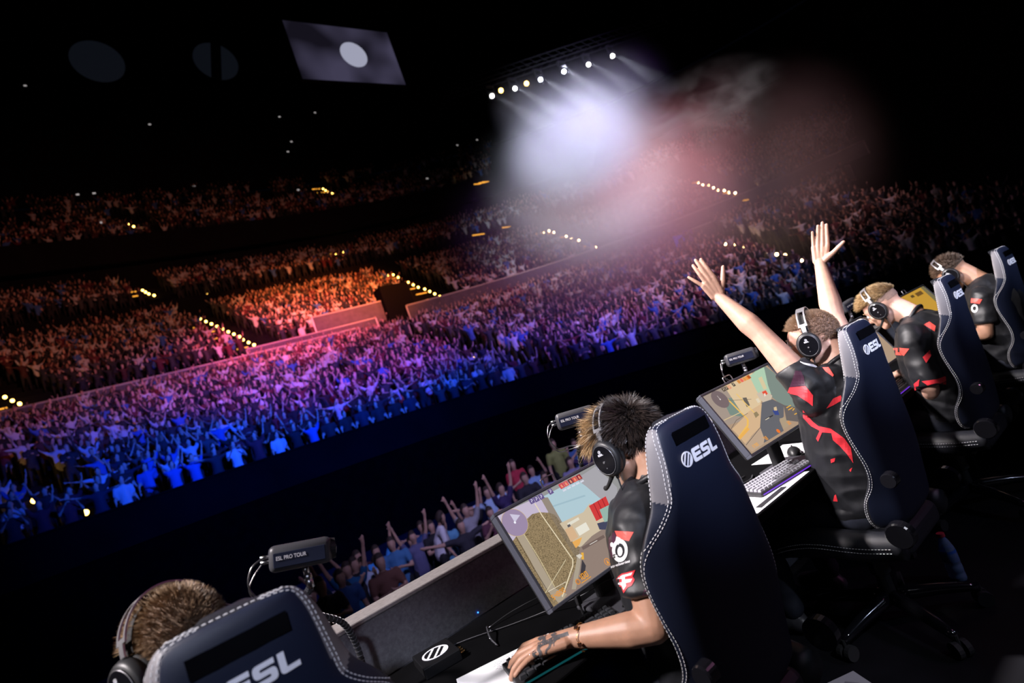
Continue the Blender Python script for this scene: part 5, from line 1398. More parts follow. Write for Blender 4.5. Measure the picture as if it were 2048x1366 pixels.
def project_decal(name, parent, target, polys_px, m, lift=.0012, cell=7, split=None):
    """flat print laid on a garment: outlines given as the photograph shows them"""
    vs = [v.co.copy() for v in target.vertices]; bv = BVHTree.FromPolygons(vs, [p.vertices[:] for p in target.polygons])
    if split and len(polys_px) > 1:
        r_ = [project_decal(name, parent, target, [p_], m, lift, cell) for p_ in polys_px]
        for o_ in r_: o_.location = -split
        return r_[0]
    bm = bmesh.new()
    for poly in polys_px:
        # cut the outline into small cells so that it follows the cloth
        b2 = bmesh.new(); v_ = [b2.verts.new((x, y, 0)) for x, y in poly]
        f = b2.faces.new(v_)
        xs = [p[0] for p in poly]; ys_ = [p[1] for p in poly]
        k = math.floor(min(xs) / cell) * cell
        while k < max(xs):
            k += cell; g = b2.verts[:] + b2.edges[:] + b2.faces[:]; bmesh.ops.bisect_plane(b2, geom=g, plane_co=(k, 0, 0), plane_no=(1, 0, 0))
        k = math.floor(min(ys_) / cell) * cell
        while k < max(ys_):
            k += cell; g = b2.verts[:] + b2.edges[:] + b2.faces[:]; bmesh.ops.bisect_plane(b2, geom=g, plane_co=(0, k, 0), plane_no=(0, 1, 0))
        mp = {}
        for v in b2.verts:
            d = sight(v.co.x, v.co.y).normalized(); hit = bv.ray_cast(CAM_LOC, d)
            if hit[0] is not None:
                nn = hit[1] if hit[1].dot(d) < 0 else -hit[1]
                mp[v] = bm.verts.new(hit[0] + nn * lift)
        for f in b2.faces:
            if all(v in mp for v in f.verts):
                q = [mp[v] for v in f.verts]
                mx = max((a.co - q[0].co).length for a in q)
                if mx < .09:
                    try: bm.faces.new(q)
                    except ValueError: pass
        b2.free()
    bmesh.ops.triangulate(bm, faces=bm.faces); bmesh.ops.recalc_face_normals(bm, faces=bm.faces)
    return bm_obj(name, bm, parent, m)

def cloth_noise(me, amp=.004, sc=9.0, seed=0, stretch=(1, 1, 2.2)):
    me.update(); nrm = [v.normal.copy() for v in me.vertices]
    for v, n_ in zip(me.vertices, nrm):
        p = Vector((v.co.x * sc * stretch[0], v.co.y * sc * stretch[1], v.co.z * sc * stretch[2])) + Vector((seed * 7.1, 0, 0))
        w = noise.noise(p) ; w = 1 - abs(w) * 2.2
        v.co += n_ * amp * w

def make_player(label, X, H, neck, arms, skin, vox=.005, lean=(1.15, 1.19), skirt=True, hands=None, torso=None, fold=0, wide=1.0):
    """arms: list of (shoulder, elbow, wrist, left?, hand kwargs)"""
    t = thing('person', label, 'person', (X, 1.21, .46), 0, 'players seated along the desk')
    off = Vector((X, 1.21, .46)); toL = Matrix.Translation(-off)
    cy, by = lean
    bm = bmesh.new(); add_head(bm, H)
    Hc = H.translation
    jaw = H @ Vector((0, -.02, -.045))
    add_limb(bm, jaw, Vector(neck) + Vector((0, 0, .01)), .056, .060, 16); add_limb(bm, H @ Vector((0, -.045, -.02)), Vector(neck) + Vector((0, -.012, -.01)), .05, .062, 16)
    add_limb(bm, Vector(neck), Vector((X, cy, .93)), .07, .12, 14); add_limb(bm, Vector((X, cy, .93)), Vector((X, by, .6)), .12, .12, 14)
    for sh, el, wr, lf, kw in arms:
        sh, el, wr = Vector(sh), Vector(el), Vector(wr)
        add_limb(bm, Vector(neck) + Vector((0, 0, -.07)), sh, .06, .056, 12)
        g = kw.get('r', 1.0)
        add_limb(bm, sh, sh.lerp(el, .5), .054 * g, .050 * g, 14); add_limb(bm, sh.lerp(el, .45), el, .050 * g, .040 * g, 14)
        mid = el.lerp(wr, .28)
        add_limb(bm, el, mid, .040 * g, .0435 * g, 14); add_limb(bm, mid, wr, .0435 * g, .0265, 14)
    body = remesh(bm, vox, 4, .5, None, 'body')
    parts = [body]
    tips = []
    for sh, el, wr, lf, kw in arms:
        sh, el, wr = Vector(sh), Vector(el), Vector(wr); bm = bmesh.new()
        f = kw.get('f', (wr - el).normalized()); s = kw.get('s', 1.0)
        k, tp_ = add_hand(bm, wr + (wr - el).normalized() * .006, f, kw['n'], lf, kw.get('curl', (.25, .25, .3, .35)), kw.get('spread', (.14, .03, -.06, -.2)), kw.get('thumb', (.9, .25)), s)
        d = (wr - el).normalized()
        add_limb(bm, wr - d * .05, wr, .0295, .0262, 16); add_limb(bm, wr, wr + d * .02, .0262, .024, 14)
        # flatten the wrist a little by adding side mass
        tips.append((k, tp_))
        parts.append(remesh(bm, kw.get('vox', .0026), 3, .5, None, 'hand'))
    me = join_meshes('body', parts); me.transform(toL)
    b = link('body', me, t, skin, True)
    # jersey
    bm = bmesh.new()
    add_ball(bm, (X, cy, .95), (.188 * wide, .125, .17), 24, 16); add_ball(bm, (X, (cy + by) / 2, .80), (.178 * wide, .138, .19), 24, 16); add_ball(bm, (X, by, .64), (.178 * wide, .14, .14), 24, 16); add_ball(bm, (X, by + .01, .55), (.185 * wide, .15, .08), 24, 16)
    nk = Vector(neck)
    add_limb(bm, (X - .04, cy, .95), (X - .03, by + .005, .58), .148 * wide, .152 * wide, 24); add_limb(bm, (X + .04, cy, .95), (X + .03, by + .005, .58), .148 * wide, .152 * wide, 24)
    add_limb(bm, nk + Vector((0, -.004, -.035)), Vector((X, cy, .98)), .078, .13, 20)
    for sh, el, wr, lf, kw in arms:
        sh, el = Vector(sh), Vector(el); cu = sh.lerp(el, kw.get('sleeve', .66)); d = (el - sh).normalized()
        add_limb(bm, nk + Vector((0, 0, -.05)), sh + Vector((0, 0, -.005)), .066, .070, 16); add_limb(bm, Vector((X, cy, .98)), sh - Vector((0, 0, .03)), .10, .075, 16)
        q = (d).to_track_quat('Z', 'Y').to_matrix().to_4x4(); Ls = (cu - sh).length
        rings = []
        for z, r in ((-.03, .05), (0, .068), (Ls * .5, .066), (Ls, .067), (Ls + .001, .060)):
            rings.append([bm.verts.new(sh + q @ Vector((r * math.cos(2 * PI * k / 20), r * math.sin(2 * PI * k / 20), z))) for k in range(20)])
        for a, c in zip(rings[:-1], rings[1:]):
            for k in range(20): bm.faces.new((a[k], a[(k + 1) % 20], c[(k + 1) % 20], c[k]))
        bm.faces.new(list(reversed(rings[0]))); bm.faces.new(rings[-1])
    js = remesh(bm, max(vox * 1.2, .006), 3, .5, None, 'jersey')
    cloth_noise(js, .0075, 6.0, fold); cloth_noise(js, .003, 16.0, fold + 3, (1, 1, .7))
    jw = js.copy(); js.transform(toL); j = link('jersey', js, t, M['jersey'], True)
    # collar
    bm = bmesh.new(); hd = (H @ Vector((0, -.03, -.06)) - nk).normalized(); q = hd.to_track_quat('Z', 'Y').to_matrix().to_4x4(); c0 = nk - hd * .004 - off
    add_tube(bm, [c0 + q @ Vector((.070 * math.cos(2 * PI * k / 24), .070 * math.sin(2 * PI * k / 24), .0)) for k in range(25)], .009, 8, smooth=False)
    bm_obj('collar', bm, t, M['jersey'], True)
    # trousers and feet
    bm = bmesh.new()
    for s in (-1, 1):
        hip = Vector((X + s * .10, by + .0, .54)); kn = Vector((X + s * .17, by + .43, .52)); an = Vector((X + s * .19, by + .40, .12))
        add_limb(bm, hip, kn, .092, .068, 14); add_limb(bm, kn, an, .066, .05, 14)
    add_limb(bm, (X - .07, by, .54), (X + .07, by, .54), .115, .115, 14)
    tr_ = remesh(bm, .014, 3, .5, None, 'trousers'); cloth_noise(tr_, .006, 8, fold); tr_.transform(toL); link('trousers', tr_, t, M['trouser'], True)
    for s in (-1, 1):
        bm = bmesh.new(); an = Vector((X + s * .19, by + .40, .07)) - off; add_limb(bm, an, an + Vector((s * .02, .16, -.025)), .045, .038, 12); add_limb(bm, an + Vector((0, 0, -.02)), an + Vector((0, -.03, -.02)), .04, .036, 10)
        sm = remesh(bm, .008, 2, .5, None, 'shoe'); link('shoe', sm, t, M['plastic_l'], True)
    for s in (-1, 1):       # eyes
        bm = bmesh.new(); add_ball(bm, (0, 0, 0), .0115, 16, 12); e = bm_obj('eye', bm, t, mat('eye_white', (.8, .8, .78), .2), True); e.matrix_local = toL @ H @ Matrix.Translation((s * .031, .083, .006))
        bm = bmesh.new(); add_ball(bm, (0, 0, 0), (.0055, .002, .0055), 12, 8); i = bm_obj('iris', bm, e, mat('iris', (.05, .07, .09), .2), True); i.location = (0, .0108, 0)
    return t, b, j, jw, off, tips
def add_hair(t, off, H, base_fn, base_col, args):
    me = cap_of_hair(H, base_fn, 1.015, base_col); me.transform(Matrix.Translation(-off)); link('hair_base', me, t, mat('hair_base', base_col, .8, grain=.5, gscale=300, bump=.6, bscale=700), True)
    me = hair_mesh('hair', H, *args); me.transform(Matrix.Translation(-off)); link('hair', me, t, M['hair'])
def brow(t, off, H, col):
    for s in (-1, 1):
        bm = bmesh.new(); add_tube(bm, [H @ Vector((s * .016, .099, .030)) - off, H @ Vector((s * .03, .095, .035)) - off, H @ Vector((s * .046, .082, .030)) - off], [.0025, .003, .0015], 6, 4); bm_obj('eyebrow', bm, t, mat('brow_hair', col, .8))

V = Vector
# ---- the tattooed player
H1 = head_matrix(V((1.208, 1.222, 1.200)), R(10), R(4), R(0))
sh = V((1.068, 1.165, 1.008)); el = V((.973, 1.128, .785)); wr = V((.845, 1.305, .800))
shr = V((1.375, 1.13, 1.03)); elr = V((1.46, 1.17, .80)); wrr = V((1.40, 1.38, .79))
t1, b1, j1, jw1, off1, tips1 = make_player('player with messy dark hair and tattooed hand leaning towards his monitor, arm on the desk', 1.205, H1, (1.205, 1.165, 1.10),
    [(sh, el, wr, True, dict(n=V((.1, -.1, -1)), r=1.04, f=V((-.72, .69, .02)), curl=(.34, .34, .34, .16), spread=(.46, .15, -.16, -.56), thumb=(.75, .1), s=1.1, sleeve=.68)),
     (shr, elr, wrr, False, dict(n=V((0, 0, -1)), f=V((-.1, 1, -.05)), vox=.004, sleeve=.62))], M['skin_tan'], .005, (1.195, 1.225), fold=1)
def hs1(d, q):
    # nape line lower at the back, hair forward at the forehead
    lim = -.62 if d.y < -.2 else (-.05 if d.y < .35 else .22)
    if d.z < lim or (abs(d.x) > .75 and d.z < -.15 and d.y > -.3): return False, 0, None, 0
    crown = V((.05, -.55, .8)).normalized(); fl = (d - crown); fl -= d * fl.dot(d); fl = fl.normalized() if fl.length > .01 else V((0, 1, 0))
    front = max(0, d.y) ; L = (.85 + 1.1 * front) * (1 if d.z > -.1 else .55)
    return True, L, fl * (1.0 + .3 * front) + V((0, .25 * front, .5 * max(0, d.z))), front
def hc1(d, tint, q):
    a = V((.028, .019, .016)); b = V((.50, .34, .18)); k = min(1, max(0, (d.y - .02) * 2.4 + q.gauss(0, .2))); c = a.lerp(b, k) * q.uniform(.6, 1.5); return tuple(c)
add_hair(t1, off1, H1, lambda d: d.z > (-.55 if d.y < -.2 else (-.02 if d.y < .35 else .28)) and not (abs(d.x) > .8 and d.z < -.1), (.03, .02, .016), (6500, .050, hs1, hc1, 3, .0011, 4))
brow(t1, off1, H1, (.05, .035, .025))
make_headset(H1, 'headset on the dark-haired player nearest to the camera but one')
make_glasses(H1, 'thin wire glasses of the tattooed player')
P_ = lambda ox, oy, k, *pp: [(ox + a / k, oy + b / k) for a, b in pp]
# sleeve prints (coordinates read off the close-up 1100-1560 x 780-1366 at 2.33)
c1 = lambda *pp: P_(1100, 780, 2.3304, *pp)
project_decal('shoulder_panel', t1, jw1, [c1((303, 656), (390, 662), (368, 704), (318, 692))], M['print_coral']).location = -off1
project_decal('plum_panel', t1, jw1, [c1((274, 690), (300, 660), (318, 692), (300, 720), (290, 790), (276, 740)), c1((440, 930), (490, 915), (530, 985), (420, 990))], M['print_plum'], split=off1).location = -off1
def ringp(cx, cy, rx, ry, w, n=22, rot=0):
    out = []
    for k in range(n):
        a, b = 2 * PI * k / n, 2 * PI * (k + 1) / n
        f = lambda t_, s_: (cx + (rx * s_ * math.cos(t_)) * math.cos(rot) - (ry * s_ * math.sin(t_)) * math.sin(rot), cy + (rx * s_ * math.cos(t_)) * math.sin(rot) + (ry * s_ * math.sin(t_)) * math.cos(rot))
        out.append([f(a, 1), f(b, 1), f(b, w), f(a, w)])
    return out
lg = [c1(*p) for p in ringp(328, 748, 36, 54, .62)] + [c1(*[(328 + 12 * math.cos(k * PI / 6), 752 + 22 * math.sin(k * PI / 6)) for k in range(12)])] + [c1((312, 682), (330, 690), (322, 722), (306, 712))] + [c1(*[(291 + 8 * math.cos(k * PI / 5), 721 + 11 * math.sin(k * PI / 5)) for k in range(10)])]
lg += [c1((300, 760), (318, 772), (306, 790), (294, 775))]
project_decal('round_sleeve_emblem', t1, jw1, lg, M['print_white'], .0018, 4).location = -off1
outl = c1((312, 878), (336, 856), (398, 838), (386, 868), (396, 884), (382, 912), (364, 920), (345, 946), (334, 918), (318, 912)); project_decal('letter_outline', t1, jw1, [outl], M['print_red'], .0018, 5).location = -off1
project_decal('sleeve_letters', t1, jw1, [c1((317, 880), (340, 862), (386, 848), (380, 862), (352, 870), (352, 882), (386, 878), (378, 894), (356, 900), (358, 912), (345, 934), (338, 912), (322, 906), (322, 898), (338, 896), (338, 880))], M['print_white'], .0026, 4).location = -off1
# lettering under the emblem, as thin strokes
tm = text_mesh('sleeve_wordmark', 'steelseries', 1, 0)
w0, w1_ = min(v.co.x for v in tm.vertices), max(v.co.x for v in tm.vertices)
polys = []
for p in tm.polygons:
    if p.normal.z > .5: polys.append([c1((286 + (tm.vertices[i].co.x - w0) / (w1_ - w0) * 88, 824 - (tm.vertices[i].co.x - w0) / (w1_ - w0) * 27 - tm.vertices[i].co.y * 19))[0] for i in p.vertices])
project_decal('sleeve_wordmark', t1, jw1, polys, M['print_white'], .0018, 30).location = -off1
# tattoo, ring, bracelet
c6 = lambda *pp: P_(800, 1220, 5.12, *pp)
bw = b1.data.copy(); bw.transform(Matrix.Translation(off1))
q = random.Random(5); tt = []
def blob(cx, cy, rx, ry, rot=0, n=12): return c6(*[(cx + rx * math.cos(k * 2 * PI / n) * math.cos(rot) - ry * math.sin(k * 2 * PI / n) * math.sin(rot), cy + rx * math.cos(k * 2 * PI / n) * math.sin(rot) + ry * math.sin(k * 2 * PI / n) * math.cos(rot)) for k in range(n)])
def curve_band(pts, w0, w1):
    pts = catmull([V((x, y, 0)) for x, y in pts], 6); out = []
    for i in range(len(pts) - 1):
        a, b = pts[i], pts[i + 1]; nn = V((-(b - a).y, (b - a).x, 0)).normalized(); wa = w0 + (w1 - w0) * i / len(pts); wb = w0 + (w1 - w0) * (i + 1) / len(pts)
        out.append(c6(*[(p.x, p.y) for p in (a + nn * wa, b + nn * wb, b - nn * wb, a - nn * wa)]))
    return out
tt += curve_band([(1725, 240), (1660, 262), (1590, 280), (1540, 310), (1490, 340), (1440, 360), (1415, 400), (1440, 440), (1420, 480), (1380, 475), (1365, 440), (1395, 420)], 20, 15)
tt += curve_band([(1480, 250), (1520, 230), (1560, 250), (1590, 290), (1560, 330), (1510, 330), (1470, 300), (1480, 262)], 20, 16) + curve_band([(1420, 310), (1450, 280), (1480, 300), (1450, 340), (1410, 350)], 18, 14)
tt += curve_band([(1540, 340), (1530, 380), (1500, 410), (1490, 450)], 13, 7) + curve_band([(1640, 290), (1580, 320), (1575, 370)], 6, 3) + curve_band([(1600, 245), (1560, 225), (1500, 235)], 8, 5)
project_decal('hand_tattoo', t1, bw, tt, M['tattoo'], .0006, 5).location = -off1
kn, tp_ = tips1[0]
# finger ring on the ring finger, bracelet of clover links on the wrist
rg = thing('finger_ring', 'dark silver ring on the tattooed hand', 'ring', kn[2].lerp(tips1[0][1][2], .18))
d = (tips1[0][1][2] - kn[2]).normalized(); bm = bmesh.new(); o_ = d.orthogonal().normalized(); o2 = d.cross(o_)
rr_ = [(o_ * math.cos(2 * PI * k / 20) + o2 * math.sin(2 * PI * k / 20)) * .0118 for k in range(20)]
for k in range(20): add_cyl(bm, rr_[k], rr_[(k + 1) % 20], .0018, seg=6)
bm_obj('band', bm, rg, M['chrome'])
wd = (wr - el).normalized(); bc = wr - wd * .022
br_ = thing('bracelet', 'thin gold chain bracelet with dark clover charms on the tattooed wrist', 'bracelet', bc)
o_ = wd.orthogonal().normalized(); o2 = wd.cross(o_); bm = bmesh.new(); pts = [(o_ * math.cos(2 * PI * k / 40) + o2 * math.sin(2 * PI * k / 40)) * .0325 + wd * .003 * math.sin(k) for k in range(40)]
for k in range(40): add_cyl(bm, pts[k], pts[(k + 1) % 40], .0009, seg=5)
bm_obj('chain', bm, br_, M['gold'])
for k in range(0, 40, 8):
    nrm_ = pts[k].normalized(); tz = wd; tx = nrm_.cross(tz); c0 = pts[k] + nrm_ * .001
    bm = bmesh.new()
    for a, b in ((1, 1), (1, -1), (-1, 1), (-1, -1)): add_cyl(bm, c0 + (tx * a + tz * b) * .0026, c0 + (tx * a + tz * b) * .0026 + nrm_ * .0015, .0034, seg=12)
    ch = bm_obj('charm', bm, br_, M['gold'])
    bm = bmesh.new()
    for a, b in ((1, 1), (1, -1), (-1, 1), (-1, -1)): add_cyl(bm, c0 + (tx * a + tz * b) * .0022 + nrm_ * .0014, c0 + (tx * a + tz * b) * .0022 + nrm_ * .002, .0024, seg=12)
    bm_obj('charm_inlay', bm, ch, mat('onyx', (.03, .012, .01), .3))

# ---- the cheering player
H2 = head_matrix(V((2.415, 1.185, 1.235)), R(0), R(15), R(0))
shL = V((2.252, 1.19, 1.055)); w2 = reach(shL, 1440, 596, .545, True); e2 = shL.lerp(w2, .53) + V((-.012, 0, -.028))
e2 = reach(shL, 1519, 668, (e2 - shL).length, True) if True else e2
e2 = shL.lerp(w2, .53); ee = sight(1521, 668); e2 = CAM_LOC + ee * ((e2 - CAM_LOC).dot(_fwd) / F_PX)
w2f = CAM_LOC + sight(1403, 543) * (_fwd.dot(w2 - CAM_LOC) / F_PX) - w2
shR = V((2.585, 1.165, 1.10)); w3 = reach(shR, 1641, 530, .49, True)
e3 = shR.lerp(w3, .52); ee = sight(1668, 636); e3 = CAM_LOC + ee * ((e3 - CAM_LOC).dot(_fwd) / F_PX)
w3f = CAM_LOC + sight(1641, 462) * (_fwd.dot(w3 - CAM_LOC) / F_PX) - w3
vw = (w2 - CAM_LOC).normalized(); vw3 = (w3 - CAM_LOC).normalized()
print('P2', shL, e2, w2, shR, e3, w3, (e2 - shL).length, (w2 - e2).length, (e3 - shR).length, (w3 - e3).length)
t2, b2, j2, jw2, off2, tips2 = make_player('cheering player with cropped fair hair, both bare arms thrown up', 2.415, H2, (2.415, 1.13, 1.125),
    [(shL, e2, w2, True, dict(n=vw, r=1.1, f=w2f, curl=(.10, .12, .16, .12), spread=(-.02, -.02, -.04, -.42), thumb=(.80, .2), s=1.02, sleeve=.40)),
     (shR, e3, w3, False, dict(n=-vw3, r=1.1, f=w3f, curl=(.06, .05, .06, .1), spread=(-.04, -.01, .01, -.06), thumb=(.85, .1), s=1.0, sleeve=.40))], M['skin'], .005, (1.17, 1.24), fold=2, wide=1.06)
def short_style(zback, zfront, Lf=1.0, top=.45):
    def f(d, q):
        lim = zback if d.y < -.1 else (-.1 if d.y < .3 else zfront)
        if d.z < lim or (abs(d.x) > .8 and d.z < -.2): return False, 0, None, 0
        L = .55 + Lf * max(0, d.y) * .9 + .45 * max(0, d.z - top)
        return True, L, V((d.x * .3, .22, .25 + .25 * max(d.y, 0))), max(0, d.y)
    return f
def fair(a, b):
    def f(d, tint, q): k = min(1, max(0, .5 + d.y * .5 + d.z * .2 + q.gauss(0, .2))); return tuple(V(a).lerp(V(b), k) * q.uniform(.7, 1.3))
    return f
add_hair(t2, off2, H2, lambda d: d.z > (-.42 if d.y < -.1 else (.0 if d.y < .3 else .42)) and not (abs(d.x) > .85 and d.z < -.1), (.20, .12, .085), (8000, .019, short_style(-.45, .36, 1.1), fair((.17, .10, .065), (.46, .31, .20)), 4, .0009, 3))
brow(t2, off2, H2, (.3, .2, .12))
make_headset(H2, 'headset on the cheering player'); make_glasses(H2, 'round wire glasses of the cheering player', 0)
c4 = lambda *pp: P_(1380, 680, 3.252, *pp)   # close-up 1380-1860 x 680-1100
project_decal('red_panel', t2, jw2, [c4((648, 308), (752, 300), (800, 360), (798, 430), (760, 400), (700, 360), (636, 345)), c4((735, 455), (800, 530), (838, 560), (915, 575), (1005, 640), (1045, 700), (1062, 800), (1020, 740), (975, 690), (930, 650), (920, 605), (860, 600), (835, 660), (822, 640), (845, 590), (790, 560), (738, 505)),
    c4((885, 445), (930, 380), (980, 360), (990, 392), (930, 425)), c4((940, 1010), (950, 1003), (962, 1050), (932, 1048)), c4((1035, 845), (1055, 828), (1045, 858)), c4((915, 775), (945, 765), (940, 790), (918, 800))], M['print_red'], .0018, 5, split=off2).location = -off2
project_decal('coral_panel', t2, jw2, [c4((862, 180), (900, 178), (935, 230), (925, 240), (880, 205))], M['print_coral'], .002, 5, split=off2).location = -off2
project_decal('white_round_print', t2, jw2, [c4((690, 130), (740, 150), (800, 160), (830, 176), (815, 180), (770, 168), (740, 160))], M['print_white'], .002, 5).location = -off2
project_decal('plum_panel', t2, jw2, [c4((684, 200), (720, 200), (740, 240), (750, 298), (650, 306), (668, 250))], M['print_plum'], .001, 6, split=off2).location = -off2
# ---- the blond player bending down
H3 = head_matrix(V((3.622, 1.335, 1.195)), R(24), R(4), R(0))
t3, b3, j3, jw3, off3, _ = make_player('blond bespectacled player bending forward over his desk', 3.62, H3, (3.62, 1.215, 1.095),
    [(V((3.44, 1.20, 1.02)), V((3.41, 1.20, .75)), V((3.52, 1.26, .62)), True, dict(n=V((0, 0, -1)), f=V((0, 1, 0)), vox=.005, sleeve=1.0)),
     (V((3.80, 1.20, 1.02)), V((3.86, 1.24, .78)), V((3.72, 1.42, .785)), False, dict(n=V((0, 0, -1)), f=V((0, 1, 0)), vox=.005, sleeve=.85))], M['skin'], .007, (1.185, 1.21), fold=3, wide=1.04)
def style3(d, q):
    if d.z < (.12 if d.y < .2 else .30): return False, 0, None, 0
    return True, .7 + .9 * max(0, d.y) + .3 * d.z, V((d.x * .1, .9, .1 + .4 * max(d.y, 0))), max(0, d.y)
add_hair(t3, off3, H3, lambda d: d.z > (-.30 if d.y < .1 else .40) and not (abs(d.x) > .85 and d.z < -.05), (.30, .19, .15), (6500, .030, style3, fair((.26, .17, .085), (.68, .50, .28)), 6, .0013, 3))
brow(t3, off3, H3, (.4, .28, .15))
make_headset(H3, 'headset on the blond bespectacled player'); make_glasses(H3, 'thin glasses of the blond player')
c5 = lambda *pp: P_(1640, 480, 3.2525, *pp)
project_decal('coral_panel', t3, jw3, [c5((475, 697), (582, 706), (548, 752), (476, 745)), c5((672, 552), (712, 532), (752, 560), (745, 595))], M['print_coral'], .002, 4, split=off3).location = -off3
project_decal('red_panel', t3, jw3, [c5((668, 762), (712, 716), (722, 752), (690, 800)), c5((612, 935), (648, 905), (640, 960), (618, 985)), c5((662, 918), (760, 905), (815, 885), (820, 940), (760, 930), (700, 945))], M['print_red'], .002, 4, split=off3).location = -off3
# ---- the farthest player
H4 = head_matrix(V((4.805, 1.285, 1.195)), R(34), R(6), R(0))
t4, b4, j4, jw4, off4, _ = make_player('farthest player with short dark curls, head bowed', 4.81, H4, (4.81, 1.16, 1.07),
    [(V((4.65, 1.16, 1.0)), V((4.60, 1.20, .76)), V((4.68, 1.42, .785)), True, dict(n=V((0, 0, -1)), f=V((0, 1, 0)), vox=.006, sleeve=.70)),
     (V((4.98, 1.16, 1.0)), V((5.03, 1.20, .76)), V((4.94, 1.42, .785)), False, dict(n=V((0, 0, -1)), f=V((0, 1, 0)), vox=.006, sleeve=.70))], M['skin_tan'], .008, (1.15, 1.21), fold=4)
def style4(d, q):
    if d.z < (-.2 if d.y < .1 else .2): return False, 0, None, 0
    return True, .8 + .6 * d.z, V((q.gauss(0, .6), .3 + q.gauss(0, .6), .3)), max(0, d.y)
add_hair(t4, off4, H4, lambda d: d.z > (-.3 if d.y < .1 else .3), (.06, .04, .03), (2200, .026, style4, fair((.05, .033, .025), (.20, .13, .09)), 8, .0014, 3))
make_headset(H4, 'headset on the farthest player with the bowed head')
project_decal('coral_panel', t4, jw4, [c5((985, 380), (1055, 385), (1038, 415), (983, 408))], M['print_coral'], .002, 4, split=off4).location = -off4
project_decal('white_round_print', t4, jw4, [c5(*p) for p in ringp(1006, 445, 22, 28, .5)], M['print_white'], .002, 4).location = -off4
# ---- the nearest player, mostly hidden behind his chair
hc = on_y(370, 1306, 1.42)
H0 = head_matrix(V((hc.x, 1.42, hc.z)), R(16), R(28), R(0))
print('H0', hc)
t0, b0, j0, jw0, off0, _ = make_player('nearest player with tousled sandy hair, mostly hidden behind his chair', .045, H0, (hc.x + .01, 1.35, hc.z - .125),
    [(V((-.13, 1.34, 1.02)), V((-.22, 1.17, .79)), V((-.10, 1.40, .785)), True, dict(n=V((0, 0, -1)), f=V((0, 1, 0)), vox=.005)),
     (V((.22, 1.34, 1.02)), V((.30, 1.17, .79)), V((.20, 1.40, .785)), False, dict(n=V((0, 0, -1)), f=V((0, 1, 0)), vox=.005))], M['skin_tan'], .006, (1.36, 1.38), fold=5)
add_hair(t0, off0, H0, lambda d: d.z > (-.5 if d.y < -.1 else (.0 if d.y < .3 else .35)) and not (abs(d.x) > .85 and d.z < -.1), (.14, .085, .05), (5200, .028, short_style(-.5, .3, 1.2), fair((.14, .085, .05), (.42, .28, .16)), 9, .0009, 4))
make_headset(H0, 'headset on the nearest player, seen behind the chair top')
# ------------------------------------------------------------------ haze
def haze(name, label, loc, size, dens, color=(1, 1, 1), nscale=2.0, ncon=(.35, .7), aniso=0.0, rz=0, fall=(0.0, 1.0), step=0.6, power=2.0):
    bm = bmesh.new(); bmesh.ops.create_icosphere(bm, subdivisions=3, radius=1.0)
    o = bm_obj(name, bm, None, None); o.location = loc; o.scale = size; o.rotation_euler = (0, 0, R(rz))
    m = bpy.data.materials.new(name); m.use_nodes = True; nt = m.node_tree
    for n in list(nt.nodes): nt.nodes.remove(n)
    out = nt.nodes.new('ShaderNodeOutputMaterial'); vs = nt.nodes.new('ShaderNodeVolumeScatter')
    vs.inputs['Color'].default_value = (*color, 1); vs.inputs['Anisotropy'].default_value = aniso
    tc = nt.nodes.new('ShaderNodeTexCoord')
    ln = nt.nodes.new('ShaderNodeVectorMath'); ln.operation = 'LENGTH'; nt.links.new(tc.outputs['Object'], ln.inputs[0])
    mr = nt.nodes.new('ShaderNodeMapRange'); mr.inputs['From Min'].default_value = 1.0; mr.inputs['From Max'].default_value = fall[0]
    mr.inputs['To Min'].default_value = 0; mr.inputs['To Max'].default_value = 1; nt.links.new(ln.outputs['Value'], mr.inputs['Value'])
    pw = nt.nodes.new('ShaderNodeMath'); pw.operation = 'POWER'; pw.inputs[1].default_value = power; nt.links.new(mr.outputs[0], pw.inputs[0])
    nz = nt.nodes.new('ShaderNodeTexNoise'); nz.inputs['Scale'].default_value = nscale; nz.inputs['Detail'].default_value = 3.0; nz.inputs['Distortion'].default_value = .6
    nt.links.new(tc.outputs['Object'], nz.inputs['Vector'])
    m2 = nt.nodes.new('ShaderNodeMapRange'); m2.inputs['From Min'].default_value = ncon[0]; m2.inputs['From Max'].default_value = ncon[1]; nt.links.new(nz.outputs['Fac'], m2.inputs['Value'])
    mu = nt.nodes.new('ShaderNodeMath'); mu.operation = 'MULTIPLY'; nt.links.new(pw.outputs[0], mu.inputs[0]); nt.links.new(m2.outputs[0], mu.inputs[1])
    mu2 = nt.nodes.new('ShaderNodeMath'); mu2.operation = 'MULTIPLY'; mu2.inputs[1].default_value = dens; nt.links.new(mu.outputs[0], mu2.inputs[0])
    nt.links.new(mu2.outputs[0], vs.inputs['Density']); nt.links.new(vs.outputs[0], out.inputs['Volume'])
    o.data.materials.append(m)
    tag(o, label, 'haze', kind='stuff')
    return o
pA = CAM_LOC + sight(1155, 295) * (17.0 / sight(1155, 295).y)
pB = CAM_LOC + sight(1250, 430) * (22.0 / sight(1250, 430).y)
pC = CAM_LOC + sight(1430, 225) * (13.0 / sight(1430, 225).y)
pD = CAM_LOC + sight(1560, 350) * (16.0 / sight(1560, 350).y)
print('haze', pA, pB, pC, pD)
haze('smoke_cloud', 'bright white smoke cloud hanging below the line of lamps', pA, (4.4, 4.4, 3.2), 1.3, nscale=.8, ncon=(.1, .55), power=2.2)
haze('pink_haze', 'wide pink haze hanging over the middle of the stands', pB, (14, 8, 8), .46, nscale=.9, ncon=(.1, .65), power=2.0)
haze('grey_smoke', 'ragged grey smoke wisp at the upper right of the bright cloud', pC, (5.0, 3.5, 2.0), .55, nscale=2.2, ncon=(.46, .75), power=1.3)
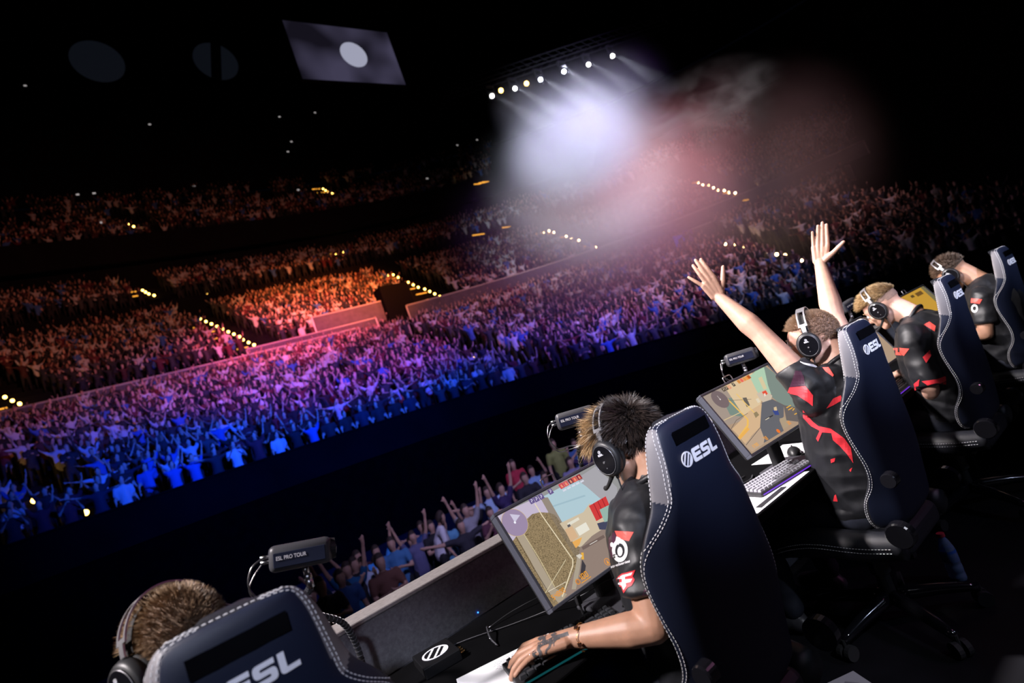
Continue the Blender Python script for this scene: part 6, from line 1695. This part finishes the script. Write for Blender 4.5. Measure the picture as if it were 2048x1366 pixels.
haze('dim_haze', 'dim brownish purple haze reaching to the right', pD, (16, 7, 7.5), .14, nscale=1.0, ncon=(.2, .7), power=2.0)
lamp('cloud_spot', 'SPOT', (7, 4, 8.5), pA, (.76, .85, .98), 66000, .3, 30, .8)  # added front spot that brightens the cloud, besides the truss lamps
for _i in (0, 1, 2, 3, 4, 5):
    lamp('truss_beam', 'SPOT', tp[_i] + Vector((0, -.1, 0)), tp[_i] + Vector((5, -3, -7)), (.8, .85, 1.0), 1500, .06, 22, .6)
    haze('beam_haze', 'faint shaft of lit haze under one of the lamps on the truss, ' + names[_i], tp[_i] + Vector((.9, -.5, -1.2)), (1.7, 1.3, 1.9), .05, nscale=1.0, ncon=(-.2, .6), power=1.0)
lamp('cloud_spot', 'SPOT', tp[3] + Vector((0.1, 0, .3)), pA + Vector((.5, 0, -.5)), (.78, .82, 1.0), 3000, .15, 90, .9)
lamp('haze_pink_spot', 'SPOT', pB + Vector((3, -12, 12)), pB, (1.0, .38, .46), 30000, .3, 60, 1.0)
lamp('smoke_grey_spot', 'SPOT', pC + Vector((-1, -5, 8)), pC, (.9, .8, .85), 3500, .3, 50, .9)
lamp('haze_far_spot', 'SPOT', pD + Vector((0, -8, 10)), pD, (1.0, .5, .55), 4500, .3, 70, 1.0)
# ------------------------------------------------------------------ look-alikes told apart by their order from the left
def picture_x(o):
    d = o.matrix_world.translation - CAM_LOC; return _right.dot(d) / max(_fwd.dot(d), .1)
bpy.context.view_layer.update()
_by = {}
for o in SC.objects:
    if o.parent is None and o.get('label') and o.get('kind') != 'stuff': _by.setdefault(o['label'], []).append(o)
ORD = ['second', 'third', 'fourth', 'fifth', 'sixth', 'seventh', 'eighth', 'ninth', 'tenth', 'eleventh', 'twelfth', 'thirteenth', 'fourteenth']
for lab, os_ in _by.items():
    if len(os_) < 2 or len(os_) > 15: continue
    os_.sort(key=picture_x)
    for i, o in enumerate(os_):
        o['label'] = lab + (', leftmost' if i == 0 else ', rightmost' if i == len(os_) - 1 else ', %s from left' % ORD[i - 1])
